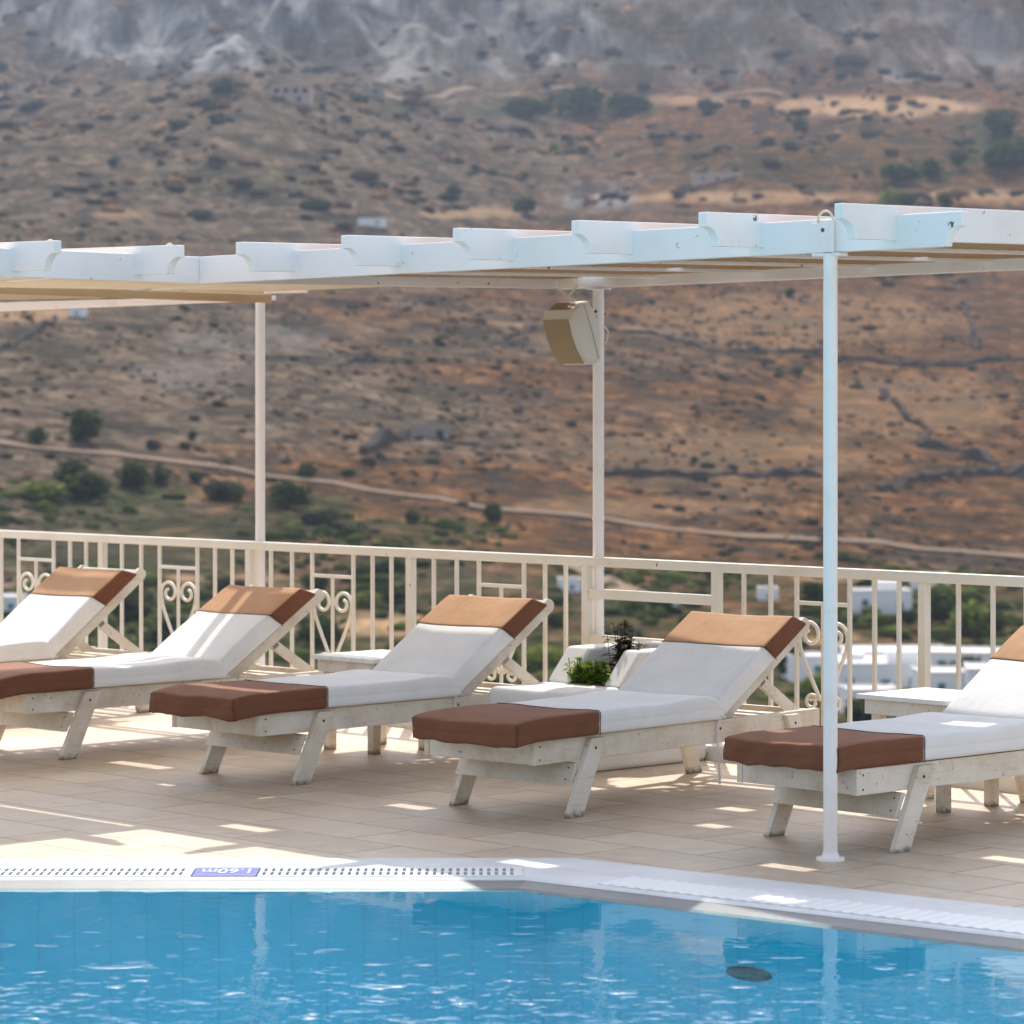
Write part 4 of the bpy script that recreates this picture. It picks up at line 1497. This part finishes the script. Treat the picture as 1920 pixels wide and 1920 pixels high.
CR = []
for k, (nb, nl, fl) in enumerate([(9, 60, 1.0), (12, 55, .75), (7, 70, 1.15), (14, 50, .6)]):
    CR.append((nb, nl, fl, k))
_cache = {}
def tree(px, py, wpx, label, var=0, mat='leaf', hs=1.0, name='tree', group=None, trunk=True):
    """py is where it stands, wpx its width in the photo"""
    x, y, z = hit(px, py)
    wid = wpx * y / FPX
    root = empty(name, (x, y, z - .1 * wid * .2), random.uniform(0, 6.28))
    key = (var, mat)
    if key not in _cache:
        nb, nl, fl, sd = CR[var]
        o = crown_mesh(sd + 20, nb, nl, fl).build('crown', M[mat], root)
        _cache[key] = o
    else:
        o = _cache[key].copy(); COL.objects.link(o); o.parent = root
    s = wid / 1.7
    o.scale = (s, s, s * hs); o.location = (0, 0, .12 * s)
    if trunk:
        if 'trunk' not in _cache:
            mb = MB()
            mb.tube([(0, 0, -.25), (.02, 0, .15), (-.02, .03, .4), (.03, .02, .62)], [.07, .055, .045, .02], 8)
            mb.tube([(-.01, .02, .3), (.18, .05, .5), (.3, .1, .66)], [.035, .025, .01], 6)
            mb.tube([(-.01, .02, .28), (-.16, -.1, .48), (-.28, -.18, .6)], [.035, .025, .01], 6)
            t = mb.build('trunk', M['bark'], root); _cache['trunk'] = t
        else:
            t = _cache['trunk'].copy(); COL.objects.link(t); t.parent = root
        t.scale = (s, s, s * hs)
    tag(root, label, 'tree' if name != 'bush' else 'bush', group)
    return root


T = [
    (165, 832, 88, 'large dark round tree standing above the road on the left hillside', 0, 'leaf', 1.0),
    (72, 832, 52, 'small dark tree left of the large round tree above the road', 1, 'leaf', .9),
    (285, 842, 34, 'grey green bush right of the large round tree above the road', 1, 'leaf_grey', .8),
    (347, 850, 26, 'lower of two little dark bushes left of the left pole', 3, 'leaf', .9),
    (362, 826, 24, 'upper of two little dark bushes left of the left pole', 0, 'leaf', 1.1),
    (576, 898, 52, 'dark rounded bush just right of the left pole by the road', 1, 'leaf', .9),
    (652, 897, 36, 'second dark bush along the road, right of the left pole', 3, 'leaf', .9),
    (85, 946, 90, 'broad green bush at the left end of the thicket below the road', 3, 'leaf_light', .8),
    (135, 905, 80, 'green tree at the top of the thicket below the road', 1, 'leaf', .8),
    (170, 935, 110, 'broad green tree in the middle of the thicket below the road', 3, 'leaf', .9),
    (250, 915, 90, 'dark green tree at the right of the thicket below the road', 1, 'leaf', .9),
    (305, 912, 50, 'small dark bush ending the thicket below the road', 0, 'leaf', .8),
    (367, 908, 36, 'lone dark bush right of the green thicket', 0, 'leaf', .9),
    (540, 955, 90, 'dark tree right of the left pole below the road', 1, 'leaf', .9),
    (425, 940, 100, 'low olive bush left of the left pole below the road', 3, 'leaf_grey', .7),
    (600, 985, 80, 'olive green bush on the slope right of the left pole', 3, 'leaf_grey', .7),
    (922, 985, 50, 'dark tree beside the road left of the middle pole', 0, 'leaf', 1.1),
    (772, 985, 40, 'small dark bush below the road between two poles', 1, 'leaf', 1.0),
    (1480, 560, 26, 'small dark bush on the bare hill left of the front pole', 0, 'leaf', 1.0),
    (1672, 392, 62, 'yellow green tree above the pergola at upper right', 1, 'leaf_light', 1.0),
    (1705, 396, 40, 'small dark tree right of the yellow green tree above the pergola', 0, 'leaf', 1.0),
    (1772, 396, 40, 'round dark bush just above the last pergola rafter', 1, 'leaf', .9),
    (1690, 345, 80, 'dark tree left of the bending path at upper right', 3, 'leaf', .9),
    (1745, 338, 60, 'middle dark tree of the row at upper right', 1, 'leaf', .9),
    (1800, 312, 46, 'upper dark tree of the row climbing at upper right', 0, 'leaf', 1.0),
    (1880, 320, 110, 'big dark tree clump low on the right edge of the upper slope', 3, 'leaf', 1.0),
    (1875, 262, 80, 'dark tree higher on the right edge of the upper slope', 0, 'leaf', 1.0),
    (1910, 300, 70, 'dark tree cut by the right picture edge on the upper slope', 1, 'leaf', 1.0),
    (1040, 290, 30, 'small yellowish bush above the pergola near the centre', 0, 'leaf_light', .9),
    (1160, 300, 24, 'tiny yellowish bush right of the other yellowish bush', 3, 'leaf_light', .9),
    (850, 372, 44, 'dark green bush above the pergola left of the rocky knoll', 1, 'leaf_grey', .9),
    (985, 400, 54, 'green bush at the left foot of the rocky knoll', 1, 'leaf', .9),
    (1180, 215, 90, 'dark tree at the right end of the grove under the crags', 3, 'leaf', .9),
    (1090, 218, 110, 'broad dark tree in the middle of the grove under the crags', 1, 'leaf', .8),
    (990, 225, 100, 'dark tree at the left end of the grove under the crags', 3, 'leaf', .8),
    (420, 180, 60, 'blue green tree below the pale cliff at upper left', 1, 'leaf_grey', .9),
    (1320, 215, 40, 'small dark bush beneath the ochre road bank', 0, 'leaf_grey', .9),
    (1500, 250, 44, 'dark bush on the terraces below the ochre bank', 1, 'leaf', .8),
    (1440, 275, 40, 'grey green bush on the terraces left of the dark bush', 3, 'leaf_grey', .9),
    # valley seen through the railing
    (590, 1118, 60, 'dark tree behind the railing right of the left pole', 0, 'leaf', 1.0),
    (690, 1142, 60, 'left bright tree of the pair by the dry yellow field', 1, 'leaf_light', .9),
    (742, 1142, 70, 'right bright tree of the pair by the dry yellow field', 0, 'leaf', .9),
    (600, 1215, 120, 'broad dark tree in front of the dry yellow field', 3, 'leaf', 1.0),
    (250, 1170, 90, 'dark tree behind the railing between the two left sunbeds', 0, 'leaf', 1.0),
    (330, 1205, 110, 'broad green tree behind the leftmost heart panel', 3, 'leaf', .9),
    (70, 1130, 90, 'green tree by the white roof at the far left', 1, 'leaf_light', .8),
    (430, 1120, 70, 'grey green tree behind the railing before the left pole', 1, 'leaf_grey', .9),
    (1190, 1150, 70, 'bright green tree seen between railing bars right of the middle pole', 1, 'leaf_light', .9),
    (1235, 1152, 70, 'dark tree seen over the cross bars of the railing gap', 0, 'leaf', .9),
    (1300, 1140, 60, 'dark bush right of the railing gap', 3, 'leaf', .8),
    (1040, 1180, 50, 'green bush left of the middle pole in the valley', 1, 'leaf', .9),
    (1010, 1260, 110, 'green tree low behind the bars left of the planter', 3, 'leaf_light', .9),
    (1160, 1225, 130, 'wide olive tree behind the planter', 3, 'leaf_grey', .8),
    (1530, 1150, 80, 'dark green tree behind the heart panel by the front pole', 0, 'leaf', 1.0),
    (1478, 1275, 80, 'dark tree left of the low white house', 0, 'leaf', 1.1),
    (1535, 1310, 80, 'bright green bush before the low white house', 1, 'leaf_light', .9),
    (1620, 1375, 90, 'dark bush below the teal doored house', 0, 'leaf', 1.0),
    (1720, 1372, 100, 'dark bush beneath the side table', 1, 'leaf', .9),
    (1700, 1172, 40, 'small green tree right of the domed white house', 0, 'leaf', 1.0),
    (1770, 1172, 80, 'dark tree left of the broad railing post at right', 0, 'leaf', 1.1),
    (1820, 1192, 100, 'big green tree behind the railing at right', 1, 'leaf_light', 1.0),
    (1866, 1192, 66, 'round dark tree by the right edge behind the railing', 0, 'leaf', 1.1),
    (1812, 1290, 70, 'bushy palm like tree against the teal windowed house', 2, 'leaf', 1.1),
]
for (px, py_, w, lab, var, mat, hs) in T:
    tree(px, py_, w, lab, var, mat, hs)

# ------------------------------------------------------------------ scrub (uncountable)
def ico():
    bm = bmesh.new(); bmesh.ops.create_icosphere(bm, subdivisions=1, radius=1)
    v = np.array([p.co[:] for p in bm.verts], dtype=np.float32)
    f = np.array([[q.index for q in t.verts] for t in bm.faces], dtype=np.int32)
    bm.free(); return v, f


iv, if_ = ico()
def scatter(name, n, dmin, dmax, smin, smax, label, thr, pxr=(-250, 2170), mat='scrub'):
    V = []; F = []; b = 0
    rr = random.Random(hash(name) % 1000 + 3 if False else len(name) * 17)
    cnt = 0; tries = 0
    while cnt < n and tries < n * 14:
        tries += 1
        d = math.sqrt(rr.uniform(dmin ** 2, dmax ** 2))
        px = rr.uniform(*pxr)
        x = (px - 960) / FPX * d
        nn = mnoise.fractal(Vector((x / 26, d / 60, 5.5)), 1.0, 2.0, 4)
        if nn + rr.uniform(-.25, .25) < thr: continue
        s = rr.uniform(smin, smax) * (.6 + .8 * rr.random() ** 3)
        z = terrain(x, d)
        jit = 1 + .32 * RNG.standard_normal((len(iv), 1)).astype(np.float32).clip(-1.5, 1.5)
        sc = np.array([s * rr.uniform(.9, 1.7), s * rr.uniform(.8, 1.4), s * rr.uniform(.5, .8)], dtype=np.float32)
        V.append(iv * jit * sc + np.array([x, d, z + .15 * s], dtype=np.float32))
        F.append(if_ + b); b += len(iv); cnt += 1
    V = np.concatenate(V); F = np.concatenate(F)
    me = bpy.data.meshes.new(name)
    me.vertices.add(len(V)); me.vertices.foreach_set('co', V.ravel())
    me.loops.add(F.size); me.loops.foreach_set('vertex_index', F.ravel())
    me.polygons.add(len(F))
    me.polygons.foreach_set('loop_start', np.arange(0, F.size, 3, dtype=np.int32))
    me.polygons.foreach_set('loop_total', np.full(len(F), 3, dtype=np.int32))
    me.update()
    me.materials.append(M[mat])
    o = bpy.data.objects.new(name, me); COL.objects.link(o)
    tag(o, label, None, None, 'stuff')
    return o


scatter('hill_scrub', 4500, 470, 1080, .3, 1.1, 'low dry scrub scattered over the brown hill', -.12)
scatter('valley_scrub', 1500, 300, 580, .5, 2.0, 'green bushes and low trees spread over the valley floor', -.05, mat='scrub_green')
scatter('far_scrub', 1900, 1150, 2000, 1.0, 4.2, 'grey green scrub dotting the upper terraces', .02)
scatter('crag_scrub', 500, 2000, 2700, 2, 7, 'dark scrub on the crags', .0)

# ------------------------------------------------------------------ houses
def house(px, py_, wpx, dep, hpx, label, wins=(), door=None, mat='house', rz=0.0, extra=(), wcol='teal', roof='roof'):
    """py_ is the foot of the front wall; widths in photo pixels at that distance; wins: (x fraction, z fraction, w, h metres)"""
    x, y, z = hit(px, py_)
    s = y / FPX
    w, h = wpx * s, hpx * s
    root = empty('house', (x, y, z - .3), rz)
    h += .3
    mb = MB(); mb.box(-w / 2, w / 2, 0, dep, -2.0, h)
    for (ex, ew, ed0, ed1, eh) in extra:
        mb.box(ex * w - ew * s / 2, ex * w + ew * s / 2, ed0, ed1, -2.0, h + eh * s)
    mb.build('wall', M[mat], root, .08)
    mb = MB()
    q = .22
    mb.box(-w / 2 + q, w / 2 - q, q, dep - q, h + .005, h + .05)
    for a in ((-w / 2 - .04, w / 2 + .04, -.04, .2), (-w / 2 - .04, w / 2 + .04, dep - .2, dep + .04), (-w / 2 - .04, -w / 2 + .2, .2, dep - .2), (w / 2 - .2, w / 2 + .04, .2, dep - .2)):
        mb.box(*a, h + .003, h + .28)
    mb.build('roof', M[roof], root, .04)
    for (fx, fz, ww, wh) in wins:
        cx, cz = fx * w, fz * h
        mb = MB()
        mb.box(cx - ww / 2, cx + ww / 2, -.06, -.003, cz - wh / 2, cz + wh / 2)
        f = mb.build('window', M[wcol], root, .02)
        mb = MB(); mb.box(cx - ww / 2 - .08, cx + ww / 2 + .08, -.14, -.061, cz - wh / 2 - .12, cz - wh / 2 - .003)
        mb.build('sill', M[mat], f)
    if door:
        fx, ww, wh = door
        mb = MB(); mb.box(fx * w - ww / 2, fx * w + ww / 2, -.07, -.003, .02, wh)
        mb.build('door', M[wcol], root, .02)
    tag(root, label, 'house')
    return root


house(1655, 1155, 110, 7, 42, 'low white house with a small water tank beyond the railing at right', [(-.3, .55, .9, 1.0)], (.3, .9, 2.0), extra=[(.12, 46, 2, 6, 18)])
house(1748, 1106, 70, 6, 26, 'small white house just under the hand rail at right', [(.2, .5, .8, .8)])
house(1525, 1278, 80, 7, 44, 'blue shaded white house left of the front pole', [(.12, .55, .9, 1.0)], None, rz=.1)
house(1660, 1305, 170, 14, 56, 'largest flat roofed white house of the cluster below the terrace', [(-.38, .5, .8, 1.0), (.3, .5, .8, 1.0)], (.0, 1.0, 2.1), extra=[(.22, 60, 4, 9, 22), (-.3, 40, 7, 12, 14)], rz=-.05)
house(1640, 1344, 100, 6, 46, 'white house with a teal door lowest behind the front pole', [(-.3, .55, .6, 1.0)], (-.05, .9, 2.0), rz=.08)
house(1770, 1322, 90, 8, 56, 'white cube house behind the smooth topped table', [(-.05, .6, .8, .9)], None, rz=.0)
house(1800, 1272, 170, 10, 44, 'white house with two teal windows at the right behind the railing', [(-.2, .45, 1.0, 1.9), (.12, .5, .9, 1.2)], None, rz=-.25)
house(1690, 1252, 200, 12, 24, 'long white flat roofed house at the back of the cluster', [(-.2, .5, .7, .7), (.2, .5, .7, .7)], None)
house(1880, 1330, 130, 9, 70, 'white house cut by the right edge behind the nearest sunbed', [(-.25, .6, .9, 1.0)], None, rz=-.1)
house(1442, 1128, 36, 5, 20, 'tiny white hut right of the railing gap', [(.0, .5, .6, .6)])
house(1068, 1112, 44, 5, 22, 'pale hut at the end of the sandy track', [(.1, .5, .6, .7)])
house(1250, 1138, 46, 5, 16, 'pale low house among the valley trees', [(-.2, .5, .6, .6), (.2, .5, .6, .6)])
house(8, 1150, 60, 8, 26, 'white flat roofed house at the far left behind the railing', [(.2, .5, .8, .8)])
house(545, 196, 76, 16, 34, 'roofless stone house ruin with rows of dark openings, far up the left slope', [(-.35, .7, 2.6, 2.6), (-.12, .7, 2.6, 2.6), (.12, .7, 2.6, 2.6), (.35, .7, 2.6, 2.6), (-.2, .25, 2.4, 2.4), (.2, .25, 2.4, 2.4)], None, 'pink', wcol='hole', roof='ruin')
house(700, 180, 40, 12, 18, 'grey hut on the far slope right of the ruin', [(.1, .5, 2.0, 2.0)], None, 'ruin', wcol='hole', roof='ruin')
house(697, 432, 52, 8, 14, 'small white house just above the left rafters', [(.2, .5, 1.2, 1.2)], None)
house(806, 822, 74, 7, 22, 'ruined dry stone hut on the brown hill between the poles', [(.25, .45, 1.4, 1.4)], None, 'ruin', wcol='hole', roof='ruin')
house(143, 594, 30, 6, 14, 'small white house under the pergola beam at left', [(0, .5, .8, .8)])
house(1345, 345, 90, 10, 14, 'long pinkish farm building on the terraces above the pergola', [(-.3, .5, 1.2, 1.2), (0, .5, 1.2, 1.2), (.3, .5, 1.2, 1.2)], None, 'pink', wcol='hole')

# ------------------------------------------------------------------ haze
mb = MB(); mb.box(-3600, 3600, -40, 4400, -45, 1000)
hz = mb.build('haze', None)
t = NT('haze_air')
pv_ = t.n('ShaderNodeVolumePrincipled')
pv_.inputs['Color'].default_value = (.64, .77, 1.0, 1)
pv_.inputs['Density'].default_value = .00007
pv_.inputs['Anisotropy'].default_value = .25
t.l(pv_.outputs[0], t.out.inputs['Volume'])
hz.data.materials.clear(); hz.data.materials.append(t.mat)
tag(hz, 'thin bluish summer haze', None, None, 'stuff')

# ------------------------------------------------------------------ light, camera
SUN_EL, SUN_AZ = R(52), R(1.0)       # azimuth from +Y towards +X
w = bpy.data.worlds.new('World'); scn.world = w
w.use_nodes = True
nt = w.node_tree; nt.nodes.clear()
sky = nt.nodes.new('ShaderNodeTexSky'); sky.sky_type = 'NISHITA'; sky.sun_disc = False
sky.sun_elevation = SUN_EL; sky.sun_rotation = SUN_AZ
sky.air_density = 1.0; sky.dust_density = 2.5; sky.altitude = 50
bg = nt.nodes.new('ShaderNodeBackground'); bg.inputs['Strength'].default_value = .15
wo = nt.nodes.new('ShaderNodeOutputWorld')
hs_ = nt.nodes.new('ShaderNodeHueSaturation'); hs_.inputs['Saturation'].default_value = .62
nt.links.new(sky.outputs[0], hs_.inputs['Color']); nt.links.new(hs_.outputs[0], bg.inputs[0]); nt.links.new(bg.outputs[0], wo.inputs[0])
ld = bpy.data.lights.new('sun', 'SUN'); ld.energy = 2.4; ld.angle = R(.5); ld.color = (1.0, .93, .84)
lo = bpy.data.objects.new('sun', ld); COL.objects.link(lo)
sd = Vector((math.sin(SUN_AZ) * math.cos(SUN_EL), math.cos(SUN_AZ) * math.cos(SUN_EL), math.sin(SUN_EL)))
lo.rotation_euler = sd.to_track_quat('Z', 'Y').to_euler()
lo.location = sd * 50

cd = bpy.data.cameras.new('camera'); cam = bpy.data.objects.new('camera', cd); COL.objects.link(cam)
cam.location = (0, 0, CAMH); cam.rotation_euler = (PI / 2, 0, 0)
cd.sensor_fit = 'HORIZONTAL'; cd.sensor_width = 36; cd.lens = 36 * FPX / 1920
cd.shift_y = -(960 - YH) / 1920
cd.clip_start = .1; cd.clip_end = 12000
cd.dof.use_dof = True; cd.dof.focus_distance = 12.6; cd.dof.aperture_fstop = 4.8
scn.camera = cam

scn.render.engine = 'CYCLES'
cy = scn.cycles
cy.use_denoising = True
try: cy.denoiser = 'OPENIMAGEDENOISE'
except Exception: pass
cy.max_bounces = 8; cy.diffuse_bounces = 4; cy.glossy_bounces = 4; cy.transparent_max_bounces = 12; cy.volume_bounces = 1
cy.sample_clamp_indirect = 6
cy.caustics_reflective = False; cy.caustics_refractive = False
scn.view_settings.view_transform = 'Standard'
scn.view_settings.look = 'None'
scn.view_settings.exposure = .90
scn.view_settings.gamma = 1.0
scn.view_settings.use_curve_mapping = False
